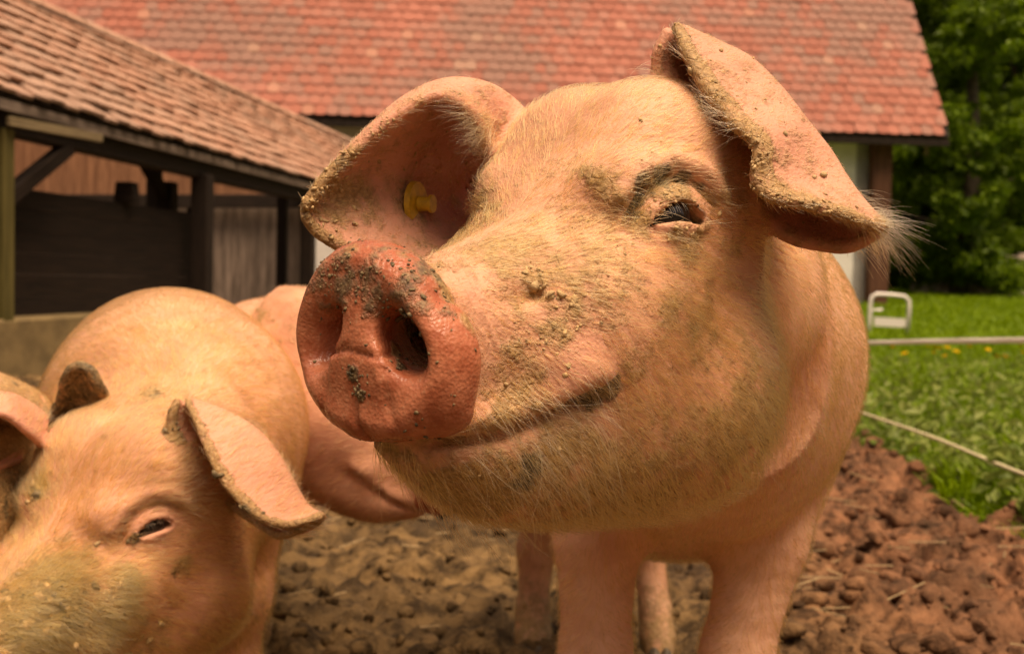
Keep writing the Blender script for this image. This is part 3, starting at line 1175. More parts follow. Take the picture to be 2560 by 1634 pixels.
# ------------------------------------------------------------------ white metal frame on the meadow
WHITE_METAL = plain('white_paint', (.70, .66, .60), .45, .1, 40)
st = empty('metal_stand', (0, 0, 0))
base = on_ground(2222, 838, float(field_height(np.array([[5.4]]), np.array([[15.5]]))[0, 0]) + .05)
Ys = min(base[1], 17.0)
st.location = (at(2222, 838, Ys)[0], Ys, at(2222, 838, Ys)[2])
tag(st, 'white tubular metal stand with a flat panel, on the grass by the barn corner', 'stand')
org = np.array(st.location)
def sp(px, py, dy=0.0):
    return tuple(at(px, py, Ys + dy) - org)
bm = bmesh.new()
tube(bm, [sp(2172, 845), sp(2174, 800), sp(2176, 760), sp(2180, 742), sp(2192, 735), sp(2230, 737), sp(2262, 741), sp(2272, 752), sp(2273, 770), sp(2268, 845)], .026, 10)
bm_obj('frame_tube', bm, WHITE_METAL, st, None, True)
bm = bmesh.new()
tube(bm, [sp(2172, 848, .4), sp(2178, 775, .35), sp(2205, 774, .35)], .020, 8)
bm_obj('back_tube', bm, WHITE_METAL, st, None, True)
bm = bmesh.new()
a, b2, c2, d2 = (Vector(sp(*q)) for q in ((2186, 792), (2266, 797), (2264, 818), (2186, 814)))
dv = Vector((0, .03, 0))
q = [bm.verts.new(v) for v in (a, b2, c2, d2)] + [bm.verts.new(v + dv) for v in (a, b2, c2, d2)]
for f in ((3, 2, 1, 0), (4, 5, 6, 7), (0, 1, 5, 4), (1, 2, 6, 5), (2, 3, 7, 6), (3, 0, 4, 7)):
    bm.faces.new([q[i] for i in f])
bmesh.ops.recalc_face_normals(bm, faces=bm.faces)
bm_obj('panel', bm, WHITE_METAL, st)

# ------------------------------------------------------------------ timber, plaster and tiles
def wood(name, c1, c2, grain=(3, 3, 40), rough=.8):
    m, nt, b = mat_nodes(name)
    tc = nt.nodes.new('ShaderNodeTexCoord').outputs['Object']
    mp = nt.nodes.new('ShaderNodeMapping')
    mp.inputs['Scale'].default_value = grain
    oi = nt.nodes.new('ShaderNodeObjectInfo')
    nt.links.new(tc, mp.inputs['Vector'])
    add = nt.nodes.new('ShaderNodeVectorMath')
    nt.links.new(mp.outputs[0], add.inputs[0])
    cmb = nt.nodes.new('ShaderNodeCombineXYZ')
    nt.links.new(math_(nt, 'MULTIPLY', oi.outputs['Random'], 40), cmb.inputs[0])
    nt.links.new(cmb.outputs[0], add.inputs[1])
    n = noise(nt, 1.0, 6, .65, add.outputs[0])
    c = mixc(nt, ramp(nt, n, .3, .72), c1, c2)
    c = mixc(nt, math_(nt, 'MULTIPLY', oi.outputs['Random'], .35), c, c1)
    nt.links.new(c, b.inputs['Base Color'])
    b.inputs['Roughness'].default_value = rough
    b.inputs['Specular IOR Level'].default_value = .25
    nt.links.new(bump(nt, n, .006), b.inputs['Normal'])
    return m
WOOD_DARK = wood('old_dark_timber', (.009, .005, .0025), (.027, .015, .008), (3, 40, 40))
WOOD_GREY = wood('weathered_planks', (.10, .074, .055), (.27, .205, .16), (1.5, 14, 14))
WOOD_RED = wood('stained_planks', (.16, .072, .036), (.30, .145, .075), (1.5, 14, 14))
WOOD_BROWN = wood('brown_timber', (.07, .028, .015), (.15, .065, .035), (1.5, 14, 14))
WOOD_OLIVE = wood('mossy_post', (.06, .05, .012), (.13, .105, .03), (1.5, 14, 14))
WOOD_PALE = wood('pale_lath', (.15, .11, .06), (.26, .20, .11), (3, 30, 30))
PLASTER = plain('white_plaster', (.74, .71, .65), .9, .10, 3.0, .004)
FOOTING = plain('clay_footing', (.20, .14, .06), .9, .25, 5, .01)

def tile_material(name, cols, dark):
    m, nt, b = mat_nodes(name)
    pos = nt.nodes.new('ShaderNodeNewGeometry').outputs['Position']
    oi = nt.nodes.new('ShaderNodeObjectInfo')
    t = math_(nt, 'FRACT', math_(nt, 'ADD', oi.outputs['Random'], attr(nt, 'tone')))
    big, fine = noise(nt, .33, 4, .6, pos), noise(nt, 11, 5, .65, pos)
    c = mixc(nt, t, cols[0], cols[1])
    c = mixc(nt, math_(nt, 'MULTIPLY', ramp(nt, math_(nt, 'ADD', big, math_(nt, 'MULTIPLY', t, .22)), .50, .74), .75), c, dark)
    c = mixc(nt, math_(nt, 'MULTIPLY', ramp(nt, fine, .52, .75), .40), c, (.12, .085, .06))
    c = mixc(nt, math_(nt, 'MULTIPLY', ramp(nt, math_(nt, 'FRACT', math_(nt, 'MULTIPLY', t, 7.3)), .96, .99), .25), c, (.52, .33, .22))
    nt.links.new(c, b.inputs['Base Color'])
    b.inputs['Roughness'].default_value = .75
    b.inputs['Specular IOR Level'].default_value = .3
    nt.links.new(bump(nt, fine, .006), b.inputs['Normal'])
    return m
TILE_RED = tile_material('red_clay_tile', ((.28, .088, .055), (.41, .150, .102)), (.19, .118, .090))
TILE_OLD = tile_material('weathered_clay_tile', ((.36, .190, .125), (.62, .365, .255)), (.31, .205, .15))

def tile_verts(w, L, th):
    """a plain tile with a rounded tail, lying in x (across), y (up the slope), z (out of the roof)"""
    top = [(-w / 2, L), (-w / 2, .05), (-w * .38, .018), (-w * .15, 0), (w * .15, 0), (w * .38, .018), (w / 2, .05), (w / 2, L)]
    camber = lambda x: -(x / w) ** 2 * .02
    V = [(x, y, th + camber(x)) for x, y in top] + [(x, y, camber(x)) for x, y in top]
    n = len(top)
    F = [list(range(n))] + [[i, n + i, n + (i + 1) % n, (i + 1) % n] for i in range(n)]
    return np.array(V), F

def roof_tiles(root, org, ex, ey, ez, cols_, rows_, w, g, mat, pick, jitter=1.0, th=.016, part=None):
    """tiles in staggered courses; pick(row, col) says which are parts of their own"""
    V0, F0 = tile_verts(w * .965, g * 1.75, th)
    tile_me = bpy.data.meshes.new('tile')
    tile_me.from_pydata([tuple(v) for v in V0], [], F0)
    tile_me.materials.append(mat)
    Rm = np.stack([ex, ey, ez], 1)
    Vs, Fs, tones = [], [], []
    r_ = np.random.default_rng(len(root.name) + rows_)
    tilt = math.atan2(th + .004, g)
    rootp = np.array(root.location)
    for r in range(rows_):
        for c in range(cols_):
            x = (c + (.5 if r % 2 else 0)) * w
            y = r * g
            a = r_.normal() * .010 * jitter
            lift = r_.normal() * .003 * jitter
            M = Matrix(Rm.tolist()).to_4x4() @ Matrix.Rotation(-tilt, 4, 'X') @ Matrix.Rotation(a, 4, 'Z')
            M.translation = Vector(org + ex * (x + r_.normal() * .004) + ey * (y + r_.normal() * .006 * jitter) + ez * (.036 + lift) - rootp)
            if pick(r, c):
                o = bpy.data.objects.new('tile', tile_me)
                link(o, part or root)
                o.matrix_local = M
            else:
                A = np.array(M)
                Vs.append(V0 @ A[:3, :3].T + A[:3, 3])
                Fs.append(len(Vs) - 1)
                tones.append(r_.random())
    if Vs:
        n0 = len(V0)
        faces = []
        for k in range(len(Vs)):
            faces += [tuple(i + k * n0 for i in f) for f in F0]
        me = bpy.data.meshes.new('tile_field')
        me.from_pydata([tuple(v) for v in np.concatenate(Vs)], [], faces)
        at_ = me.attributes.new('tone', 'FLOAT', 'POINT')
        at_.data.foreach_set('value', np.repeat(np.array(tones, np.float32), n0))
        o = mesh_obj('tile_field', me, mat, part or root)
        o['kind'] = 'stuff'

def beam(root, name, a, b, w, h, mat, up=(0, 0, 1)):
    """a squared timber from a to b (world), w wide and h deep"""
    a, b = Vector(a), Vector(b)
    d = (b - a)
    L = d.length
    d.normalize()
    s = d.cross(Vector(up)).normalized()
    u = s.cross(d)
    M = Matrix((d, s, u)).transposed().to_4x4()
    bm = bmesh.new()
    bm_box(bm, 0, 0, 0, L, w, h, bevel=min(w, h) * .06)
    o = bm_obj(name, bm, mat, root)
    M.translation = (a + b) / 2 - Vector(root.location)
    o.matrix_local = M
    return o

# ------------------------------------------------------------------ the barn
BD = 23.0
yaw = RAD(-5)
bx_ = np.array([math.cos(yaw), math.sin(-yaw), 0])          # along the eave, to the right and slightly away
by_ = np.array([-bx_[1], bx_[0], 0])                         # into the building
corner = at(2375, 343, BD)                                   # right end of the eave
pit = RAD(58)
up_ = by_ * math.cos(pit) + np.array([0, 0, 1]) * math.sin(pit)
out_ = -by_ * math.sin(pit) + np.array([0, 0, 1]) * math.cos(pit)
BW, BG, BC, BR = .240, .262, 94, 27
left = corner - bx_ * (BC + .5) * BW
barn = empty('barn', (float(corner[0] - bx_[0] * 8), float(corner[1] + 3), 0))
tag(barn, 'long barn with a steep red tiled roof, white plaster wall and brown corner timber', 'barn')
bp = np.array(barn.location)
def slab(root, name, pts, th, mat):
    """a flat plate from four world corners, thickened along its normal"""
    pts = [np.asarray(p, float) for p in pts]
    nrm = np.cross(pts[1] - pts[0], pts[2] - pts[0])
    nrm /= np.linalg.norm(nrm)
    rp = np.array(root.location)
    bm = bmesh.new()
    q = [bm.verts.new(p - rp) for p in pts] + [bm.verts.new(p - nrm * th - rp) for p in pts]
    for f in ((0, 1, 2, 3), (7, 6, 5, 4), (0, 4, 5, 1), (1, 5, 6, 2), (2, 6, 7, 3), (3, 7, 4, 0)):
        bm.faces.new([q[i] for i in f])
    bmesh.ops.recalc_face_normals(bm, faces=bm.faces)
    return bm_obj(name, bm, mat, root)
Lr = BG * BR
roof_part = slab(barn, 'roof', [left + up_ * .02, corner + up_ * .02, corner + up_ * Lr, left + up_ * Lr], .10, WOOD_DARK)
roof_tiles(barn, left + bx_ * BW * .5, bx_, up_, out_, BC, BR, BW, BG, TILE_RED, lambda r, c: r < 6 and c % 94 >= 94 - 50, part=roof_part)
ridge = left + up_ * Lr
slab(barn, 'rear_roof', [ridge, corner + up_ * Lr, corner + up_ * Lr + by_ * 4 - np.array([0, 0, 6.0]), ridge + by_ * 4 - np.array([0, 0, 6.0])], .12, TILE_RED)
over = .6
wallR = corner - bx_ * 1.45 + by_ * over
wallL = left + bx_ * 1.2 + by_ * over
zw = float(corner[2]) + over * math.tan(pit) - .15
g0 = lambda p, z: np.array([p[0], p[1], z])
slab(barn, 'plaster_wall', [g0(wallL, -.3), g0(wallR, -.3), g0(wallR, zw), g0(wallL, zw)], .35, PLASTER)
slab(barn, 'gable_wall', [g0(wallR, -.3), g0(wallR + by_ * 7, -.3), g0(wallR + by_ * 7, zw), g0(wallR, zw)], .3, WOOD_BROWN)
pc = wallR - by_ * .06
beam(barn, 'corner_post', g0(pc + bx_ * .19, -.2), g0(pc + bx_ * .19, zw - .2), .42, .34, WOOD_BROWN, up=by_)
beam(barn, 'wall_plate', corner - bx_ * 2.2 + by_ * .95 + np.array([0, 0, .55]), left + by_ * .95 + np.array([0, 0, .55]), .2, .24, WOOD_DARK)
beam(barn, 'fascia', corner + up_ * .05 - np.array([0, 0, .16]), left + up_ * .05 - np.array([0, 0, .16]), .05, .14, WOOD_DARK)
for k in range(30):
    p = corner - bx_ * (.5 + .78 * k)
    beam(barn, 'rafter', p + up_ * .1 - out_ * .20, p + up_ * 2.4 - out_ * .20, .12, .15, WOOD_DARK, up=out_)
for px, py in ((2316, 372), (868, 332)):
    p = at(px, py, BD + .3)
    beam(barn, 'eave_bracket', p + np.array([0, 0, .16]), p - np.array([0, 0, .14]), .08, .05, WOOD_PALE, up=(0, 1, 0))

# ------------------------------------------------------------------ the open shed on the left
az = math.atan2(1685 - 1280, FPX)
sd_ = np.array([math.sin(az), math.cos(az), 0])             # along the shed, away from the camera
sl_ = np.array([-math.cos(az), math.sin(az), 0])            # to the left
def S3(a, b, z):
    return sd_ * a + sl_ * b + np.array([0, 0, z])
def eave_at(px, py, b):
    d = ray(px, py)
    t = b / (d @ sl_)
    return CAM_O + d * t
EB = 4.36
e0, e1 = eave_at(0, 228, EB), eave_at(790, 460, EB)
EZ = float((e0[2] + e1[2]) / 2)
shed = empty('open_shed', tuple(S3(12, 6, 0)))
tag(shed, 'open timber shed with a low weathered tile roof and dark plank walls', 'shed')
spit = RAD(40)
sup = sl_ * math.cos(spit) + np.array([0, 0, 1]) * math.sin(spit)
sout = -sl_ * math.sin(spit) + np.array([0, 0, 1]) * math.cos(spit)
a0, a1 = 5.2, 20.2
SG, SW = .178, .19
SR, SC = 11, int((a1 - a0) / SW)
SL = SR * SG
roof_part = slab(shed, 'roof', [S3(a0, EB, EZ) + sup * .03, S3(a1, EB, EZ) + sup * .03, S3(a1, EB, EZ) + sup * SL, S3(a0, EB, EZ) + sup * SL], .05, WOOD_DARK)
roof_tiles(shed, S3(a0, EB, EZ), sd_, sup, sout, SC, SR, SW, SG, TILE_OLD, lambda r, c: 6 <= c < 54 and r < 6, 1.8, .026, roof_part)
ridge0, ridge1 = S3(a0, EB, EZ) + sup * SL, S3(a1, EB, EZ) + sup * SL
down = sl_ * math.cos(spit) - np.array([0, 0, 1]) * math.sin(spit)
slab(shed, 'rear_roof', [ridge0 + [0, 0, .02], ridge1 + [0, 0, .02], ridge1 + down * .75, ridge0 + down * .75], .08, TILE_OLD)
for k in range(int((a1 - a0) / .38)):
    p = S3(a0 + k * .38, EB, EZ) + sup * (SL + .01) + np.array([0, 0, .05])
    bm = bmesh.new()
    sg = 7
    ra, rb = [], []
    for j in range(sg):
        t = math.pi * j / (sg - 1)
        off_ = sl_ * math.cos(t) * .105 + np.array([0, 0, 1]) * (math.sin(t) * .085 - .05)
        ra.append(bm.verts.new(off_ * 1.06))
        rb.append(bm.verts.new(off_ * .96 + sd_ * .40))
    for j in range(sg - 1):
        bm.faces.new((ra[j], ra[j + 1], rb[j + 1], rb[j]))
    o = bm_obj('ridge_tile', bm, TILE_OLD, shed, p - np.array(shed.location), True)
    o.data.materials[0] = TILE_OLD
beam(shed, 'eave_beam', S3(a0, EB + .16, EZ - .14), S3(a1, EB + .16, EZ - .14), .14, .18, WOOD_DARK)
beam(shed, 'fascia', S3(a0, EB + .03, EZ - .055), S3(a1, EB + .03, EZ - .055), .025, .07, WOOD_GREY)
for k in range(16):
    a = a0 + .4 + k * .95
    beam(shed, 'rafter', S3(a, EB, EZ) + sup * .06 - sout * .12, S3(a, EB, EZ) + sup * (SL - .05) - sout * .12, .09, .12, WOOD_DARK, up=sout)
def post(px, b, w, mat=WOOD_DARK, dz=-.2):
    d = ray(px, 600)
    p = CAM_O + d * (b / (d @ sl_))
    beam(shed, 'post', (p[0], p[1], 0), (p[0], p[1], EZ + dz), w, w * .9, mat, up=sd_)
    return p
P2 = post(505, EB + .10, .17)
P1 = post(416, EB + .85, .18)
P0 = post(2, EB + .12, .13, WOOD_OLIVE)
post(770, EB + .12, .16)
beam(shed, 'brace', P0 + np.array([0, 0, 1.15 - P0[2]]), S3(float(P0 @ sd_) + .85, EB + .14, EZ - .22), .10, .10, WOOD_DARK)
beam(shed, 'brace', P1 + np.array([0, 0, 1.45 - P1[2]]), S3(float(P1 @ sd_) - .75, EB + .85, EZ + .15), .11, .11, WOOD_DARK)
beam(shed, 'lath', at(20, 302, 7.3), at(253, 346, 8.1), .035, .06, WOOD_PALE)
# plank partition on the yard side, each board a part
a_end = float(P1 @ sd_) - .55
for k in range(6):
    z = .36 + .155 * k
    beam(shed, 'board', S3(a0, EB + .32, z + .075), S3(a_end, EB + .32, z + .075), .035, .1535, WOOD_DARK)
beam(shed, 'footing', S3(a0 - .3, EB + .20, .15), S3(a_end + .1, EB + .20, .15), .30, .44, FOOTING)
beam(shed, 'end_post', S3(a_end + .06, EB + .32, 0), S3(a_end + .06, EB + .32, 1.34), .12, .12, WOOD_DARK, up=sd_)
# plank wall of the yard behind the shed, seen through it: each plank a part
pw = empty('plank_wall', tuple(at(460, 700, 19.4) * np.array([1, 1, 0])))
tag(pw, 'upright plank wall, grey below and red-brown above a dark cross beam, behind the shed', 'wall')
zb = float(at(575, 503, 19.3)[2])
for k in range(40):
    x = float(at(-150, 600, 19.4)[0]) + .19 * k
    if x > at(742, 600, 19.4)[0]:
        break
    dy = 19.4 + .014 * (k % 3)
    beam(pw, 'plank', (x, dy, -.1), (x, dy, zb), .03, .189, WOOD_GREY, up=(1, 0, 0))
    beam(pw, 'upper_plank', (x, dy + .05, zb), (x, dy + .05, 3.4), .03, .189, WOOD_RED, up=(1, 0, 0))
beam(pw, 'cross_beam', at(-150, 503, 19.2), at(830, 503, 19.2), .14, .23, WOOD_DARK)
for aa in (12.6, 17.0):
    beam(shed, 'post', S3(aa, 6.28, 0), S3(aa, 6.28, EZ + .7), .15, .15, WOOD_DARK, up=sd_)
# an old bucket-shaped box on the partition
p = eave_at(317, 520, EB + .30)
bm = bmesh.new()
w = .085
rings = []
for z, s in ((0, 1.0), (.02, 1.0), (.16, .88), (.175, .90)):
    rings.append([bm.verts.new((sx * w * s, sy * w * s, z)) for sx, sy in ((-1, -1), (1, -1), (1, 1), (-1, 1))])
for r0, r1 in zip(rings, rings[1:]):
    for j in range(4):
        bm.faces.new((r0[j], r0[(j + 1) % 4], r1[(j + 1) % 4], r1[j]))
bm.faces.new(rings[-1])
bm.faces.new(rings[0][::-1])
bmesh.ops.bevel(bm, geom=list(bm.edges), offset=.006, segments=2, affect='EDGES')
o = bm_obj('wooden_box', bm, WOOD_DARK, None, (p[0], p[1], .36 + .155 * 6 + .002))
tag(o, 'dark tapering wooden box standing on the shed partition', 'box')

# ------------------------------------------------------------------ stones at the meadow's top
STONE = plain('grey_stone', (.40, .32, .25), .9, .3, 6, .03)
stw = empty('stone_wall', (14.0, 31.0, 0))
tag(stw, 'low rubble stone wall at the top of the meadow', 'wall')
r_ = np.random.default_rng(5)
bm = bmesh.new()
bmesh.ops.create_icosphere(bm, subdivisions=2, radius=1.0)
sv = np.array([v.co[:] for v in bm.verts])
sf = [[v.index for v in f.verts] for f in bm.faces]
bm.free()
stone_mes = []
for k in range(6):
    q = np.sign(sv) * np.abs(sv) ** .7 * (1 + .35 * (fbm(sv + k * 9, 1.1, k, 2) - .5))[:, None]
    me = bpy.data.meshes.new('stone')
    me.from_pydata([tuple(v) for v in q], [], sf)
    me.materials.append(STONE)
    me.polygons.foreach_set('use_smooth', np.full(len(me.polygons), True))
    stone_mes.append(me)
zs_ = float(field_height(np.array([[14.0]]), np.array([[30.0]]))[0, 0])
for k in range(44):
    px = r_.uniform(2300, 2600)
    lv = k % 3
    hgt = sstep(2380, 2520, px) * .35 + .10
    Yk = 30.0 + r_.uniform(-.3, .3)
    p = at(px, 760, Yk)
    o = bpy.data.objects.new('stone', stone_mes[k % 6])
    s = r_.uniform(.16, .30)
    o.scale = (s * 1.5, s, s * .72)
    o.location = (p[0] - 14.0, Yk - 31.0, zs_ + .08 + lv * hgt)
    o.rotation_euler = (r_.normal() * .15, r_.normal() * .15, r_.uniform(0, 6))
    link(o, stw)

# ------------------------------------------------------------------ trees beyond the barn
BARK = plain('bark', (.10, .075, .05), .9, .35, 9, .02)
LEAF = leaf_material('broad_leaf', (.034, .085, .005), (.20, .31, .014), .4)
LEAF_DARK = leaf_material('dark_leaf', (.006, .016, .002), (.028, .045, .006), .25)  # near-black copy of the leaf: the wood's deep shade put into the colour

def tree(x, y, h, rad, label, mat, nclump, nleaf, size, low=.12, group='trees behind the barn', seed=0):
    r = np.random.default_rng(seed)
    root = empty('tree', (x, y, .4))
    tag(root, label, 'tree', group)
    bm = bmesh.new()
    pts = [(0, 0, -.6), (r.normal() * .1, r.normal() * .1, h * .3), (r.normal() * .3, r.normal() * .3, h * .62), (r.normal() * .4, r.normal() * .4, h * .93)]
    tube(bm, pts, [h * .022 + .06, h * .018 + .03, h * .012, h * .003], 10)
    for k in range(14):
        z = h * r.uniform(low + .05, .8)
        a = r.uniform(0, 6.28)
        L = rad * (1 - .6 * z / h) * r.uniform(.6, .95)
        c0 = np.array([0, 0, z])
        c1 = c0 + np.array([math.cos(a) * L, math.sin(a) * L, L * .35])
        tube(bm, [c0, (c0 + c1) / 2 + [0, 0, .1], c1], [h * .007, h * .005, h * .002], 6)
    bm_obj('trunk', bm, BARK, root, None, True)
    C = []
    for k in range(nclump):
        z = r.uniform(low, 1.0)
        prof = (math.sin(math.pi * min(1, (z - low) / (1 - low) * .82 + .16)) ** .6)
        a, q = r.uniform(0, 6.28), r.random() ** .45
        cc = np.array([math.cos(a) * rad * prof * q, math.sin(a) * rad * prof * q, z * h])
        cr_ = rad * r.uniform(.14, .28)
        m = nleaf
        d = r.normal(size=(m, 3))
        d /= np.linalg.norm(d, axis=1, keepdims=True)
        C.append(cc + d * (cr_ * r.random((m, 1)) ** .4) * np.array([1, 1, .62]))
    C = np.concatenate(C)
    Vt, Ft, tn = leaf_cards(C, r.uniform(.7, 1.3, len(C)) * size, .5, .8)
    me = np_mesh('crown', Vt, Ft, False)
    at_ = me.attributes.new('tone', 'FLOAT', 'POINT')
    at_.data.foreach_set('value', tn.astype(np.float32))
    mesh_obj('crown', me, mat, root)
    return root
tree(11.9, 29.5, 10.5, 2.3, 'leafy bright green tree beside the barn roof', LEAF, 240, 140, .12, .04, seed=3)
tree(15.0, 33.5, 9.5, 2.2, 'rounded green tree above the stone wall', LEAF, 200, 140, .125, .05, seed=4)
tree(10.3, 31.5, 5.5, 1.5, 'young green tree low behind the white stand', LEAF, 60, 110, .10, .08, seed=5)
TREE_LABELS = ['dark tree of the wood directly behind the bright leafy tree', 'dark tree of the wood behind the rounded green tree',
               'dark tree of the wood hidden behind the barn gable', 'dark tree of the wood beyond the right end of the stone wall',
               'tallest dark tree of the wood, above the bright leafy tree', 'dark tree of the wood hidden behind the barn roof', 'dark tree at the outer end of the wood past the stone wall']
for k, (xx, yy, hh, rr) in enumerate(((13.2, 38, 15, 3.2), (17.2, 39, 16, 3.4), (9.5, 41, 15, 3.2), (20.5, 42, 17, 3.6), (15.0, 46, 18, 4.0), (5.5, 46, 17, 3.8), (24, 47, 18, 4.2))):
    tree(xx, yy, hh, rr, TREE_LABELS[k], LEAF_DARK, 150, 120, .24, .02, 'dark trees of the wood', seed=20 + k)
hill_mat = plain('wood_floor', (.018, .022, .008), .95, .4, 2)  # hill ring added all around to block low sky and back the trees darkly
ang = np.linspace(0, 2 * math.pi, 73)
rad_ = np.array([50., 58, 70, 90, 120, 160])
Vh, Fh = [], []
for i, r in enumerate(rad_):
    for a in ang[:-1]:
        hh = (r - 50) * .55 * (1 + .25 * math.sin(a * 3 + 1) + .12 * math.sin(a * 7)) - .3
        Vh.append((math.sin(a) * r, math.cos(a) * r, hh))
for i in range(len(rad_) - 1):
    for k in range(72):
        Fh.append((i * 72 + k, i * 72 + (k + 1) % 72, (i + 1) * 72 + (k + 1) % 72, (i + 1) * 72 + k))
tag(mesh_obj('wooded_hill', np_mesh('wooded_hill', Vh, Fh), hill_mat), 'dark hillside behind the wood, added as a full ring to block the low sky', 'hill', kind='structure')

# ------------------------------------------------------------------ the pig that looks over: the one in focus
PSI = RAD(39)
main_head = Head(at(922, 860, .66), (-math.sin(PSI), -math.cos(PSI), 0.0))
for sg in (1, -1):
    std_eye(main_head.add_eye(sg))

def px_rows(rows):
    return [[at(*p) for p in r] for r in rows]

# the ear on its left side: rim, outer bend, back of the cup, inner margin
ear_left = Sheet(px_rows([
    [(1694, 72, .835), (1712, 76, .850), (1690, 84, .862), (1668, 84, .850)],
    [(1722, 140, .815), (1795, 112, .850), (1725, 140, .890), (1644, 140, .850)],
    [(1762, 212, .800), (1872, 152, .845), (1780, 205, .905), (1648, 205, .855)],
    [(1828, 300, .785), (1945, 222, .840), (1850, 300, .915), (1680, 300, .850)],
    [(1895, 368, .775), (2004, 298, .830), (1915, 390, .910), (1760, 400, .860)],
    [(1890, 445, .770), (2062, 372, .825), (2010, 470, .890), (1850, 500, .860)],
    [(1925, 490, .768), (2098, 430, .820), (2060, 540, .870), (1962, 588, .850)],
    [(2020, 512, .772), (2130, 478, .812), (2125, 560, .845), (2060, 615, .840)],
    [(2120, 540, .782), (2165, 520, .808), (2165, 570, .825), (2128, 616, .825)],
    [(2196, 570, .800), (2204, 562, .808), (2206, 572, .815), (2198, 580, .815)],
]), thin=.0036, rim=.0048)
# the ear on its right side: front lip, crest, hollow, lower margin
ear_right = Sheet(px_rows([
    [(1262, 470, .900), (1345, 330, .920), (1290, 480, 1.045), (1180, 620, .915)],
    [(1226, 395, .880), (1288, 262, .915), (1225, 440, 1.055), (1110, 655, .905)],
    [(1190, 290, .868), (1218, 222, .905), (1170, 420, 1.035), (1070, 668, .895)],
    [(1095, 240, .862), (1120, 216, .892), (1085, 420, .970), (1010, 668, .885)],
    [(1000, 284, .855), (1012, 258, .880), (970, 440, .915), (940, 655, .872)],
    [(900, 362, .848), (908, 346, .868), (880, 470, .885), (868, 625, .860)],
    [(812, 448, .842), (818, 436, .855), (800, 500, .862), (800, 585, .850)],
    [(768, 512, .840), (770, 505, .846), (764, 528, .850), (768, 548, .846)],
]), thin=.0036, rim=.0048)

BODY_Y = [.98, 1.06, 1.14, 1.25, 1.45, 1.75, 2.0, 2.12]
BODY_T = [.70, .745, .775, .80, .815, .82, .79, .72]
BODY_B = [.52, .46, .43, .385, .34, .32, .36, .46]
BODY_W = [.09, .116, .142, .162, .180, .196, .18, .11]
BODY_X = [.190, .198, .205, .209, .203, .182, .165, .155]
FRONT_L = [(.115, 1.24, .55), (.100, 1.21, .42), (.100, 1.20, .29), (.103, 1.20, .20), (.104, 1.205, .10), (.104, 1.195, .055), (.104, 1.165, .015)]
FRONT_R = [(.300, 1.24, .53), (.284, 1.21, .42), (.256, 1.20, .29), (.241, 1.20, .20), (.238, 1.205, .10), (.238, 1.195, .055), (.238, 1.165, .015)]
FRONT_RAD = [.072, .046, .037, .036, .027, .030, .027]
HIND_L = [(.07, 1.98, .60), (.066, 1.95, .40), (.062, 2.02, .28), (.055, 2.04, .20), (.050, 2.02, .09), (.050, 2.0, .05), (.050, 1.97, .015)]
HIND_R = [(.25, 1.98, .60), (.262, 1.93, .40), (.258, 2.03, .27), (.262, 2.06, .20), (.278, 2.02, .09), (.280, 2.0, .05), (.280, 1.97, .015)]
HIND_RAD = [.11, .080, .034, .034, .027, .029, .026]

def main_f(P):
    f = main_head(P)
    b = culled(P, (-.03, .98, .3), (.42, 2.15, .84), lambda Q: loft(Q[:, 1], Q[:, 0], Q[:, 2], BODY_Y, BODY_T, BODY_B, BODY_W, 2.2, BODY_X))
    b = smin(b, capsule(P, (.168, 1.0, .690), (.212, 1.19, .625), .112, .165), .04)
    for ch, rd in ((FRONT_L, FRONT_RAD), (FRONT_R, FRONT_RAD), (HIND_L, HIND_RAD), (HIND_R, HIND_RAD)):
        b = smin(b, chain(P, ch, rd), .03)
    w = sstep(1.30, 1.25, P[:, 1]) * sstep(1.08, 1.12, P[:, 1]) * sstep(.46, .40, P[:, 2]) * sstep(.16, .22, P[:, 2])
    b = b + .0005 * vnoise(P, 14.0, 3) ** 1.5 * w * np.sin(P[:, 2] * 330 + 2.5 * np.sin(P[:, 0] * 60) + 2 * np.sin(P[:, 2] * 37))
    f = smin(f, b, .016)
    return smin(smin(f, ear_left(P), .012), ear_right(P), .012)

# ------------------------------------------------------------------ the other three pigs
def pose(S, yaw, pitch, roll, s=1.0, wide=1.0):
    F = np.array([-math.sin(yaw) * math.cos(pitch), -math.cos(yaw) * math.cos(pitch), math.sin(pitch)])
    L = np.cross((0, 0, 1.0), F)
    L /= np.linalg.norm(L)
    U = np.cross(F, L)
    return Head(S, F, U * math.cos(roll) - L * math.sin(roll), s, wide)

class Pig:
    def __init__(self, head, spine, legs, ears=()):
        self.head, self.spine, self.legs, self.ears = head, spine, legs, ears

    def __call__(self, P):
        f = self.head(P)
        pts, rad = self.spine
        b = chain(P, catmull(pts, 9), cr(np.linspace(0, len(rad) - 1, 9), np.arange(len(rad)), rad), .05)
        for c, r in self.legs:
            b = smin(b, chain(P, c, r), .03)
        f = smin(f, b, .04)
        for e in self.ears:
            f = smin(f, e(P), .012)
        return f

def leg(x, y, z0, r0, back=0.0):
    return ([(x, y, z0), (x, y - .01 + back * .3, z0 * .66), (x, y + back, z0 * .42), (x, y + back * .8, .12), (x, y + back * .6, .05), (x, y + back * .5 - .02, .015)],
            [r0, r0 * .72, r0 * .46, r0 * .34, r0 * .38, r0 * .34])

def local_rows(sheet_rows, head_from, head_to):
    out = []
    for r in sheet_rows:
        P = np.array([at(*p) for p in r])
        l, y, z = head_from.local(P)
        out.append(head_to.world(l, y, z))
    return out

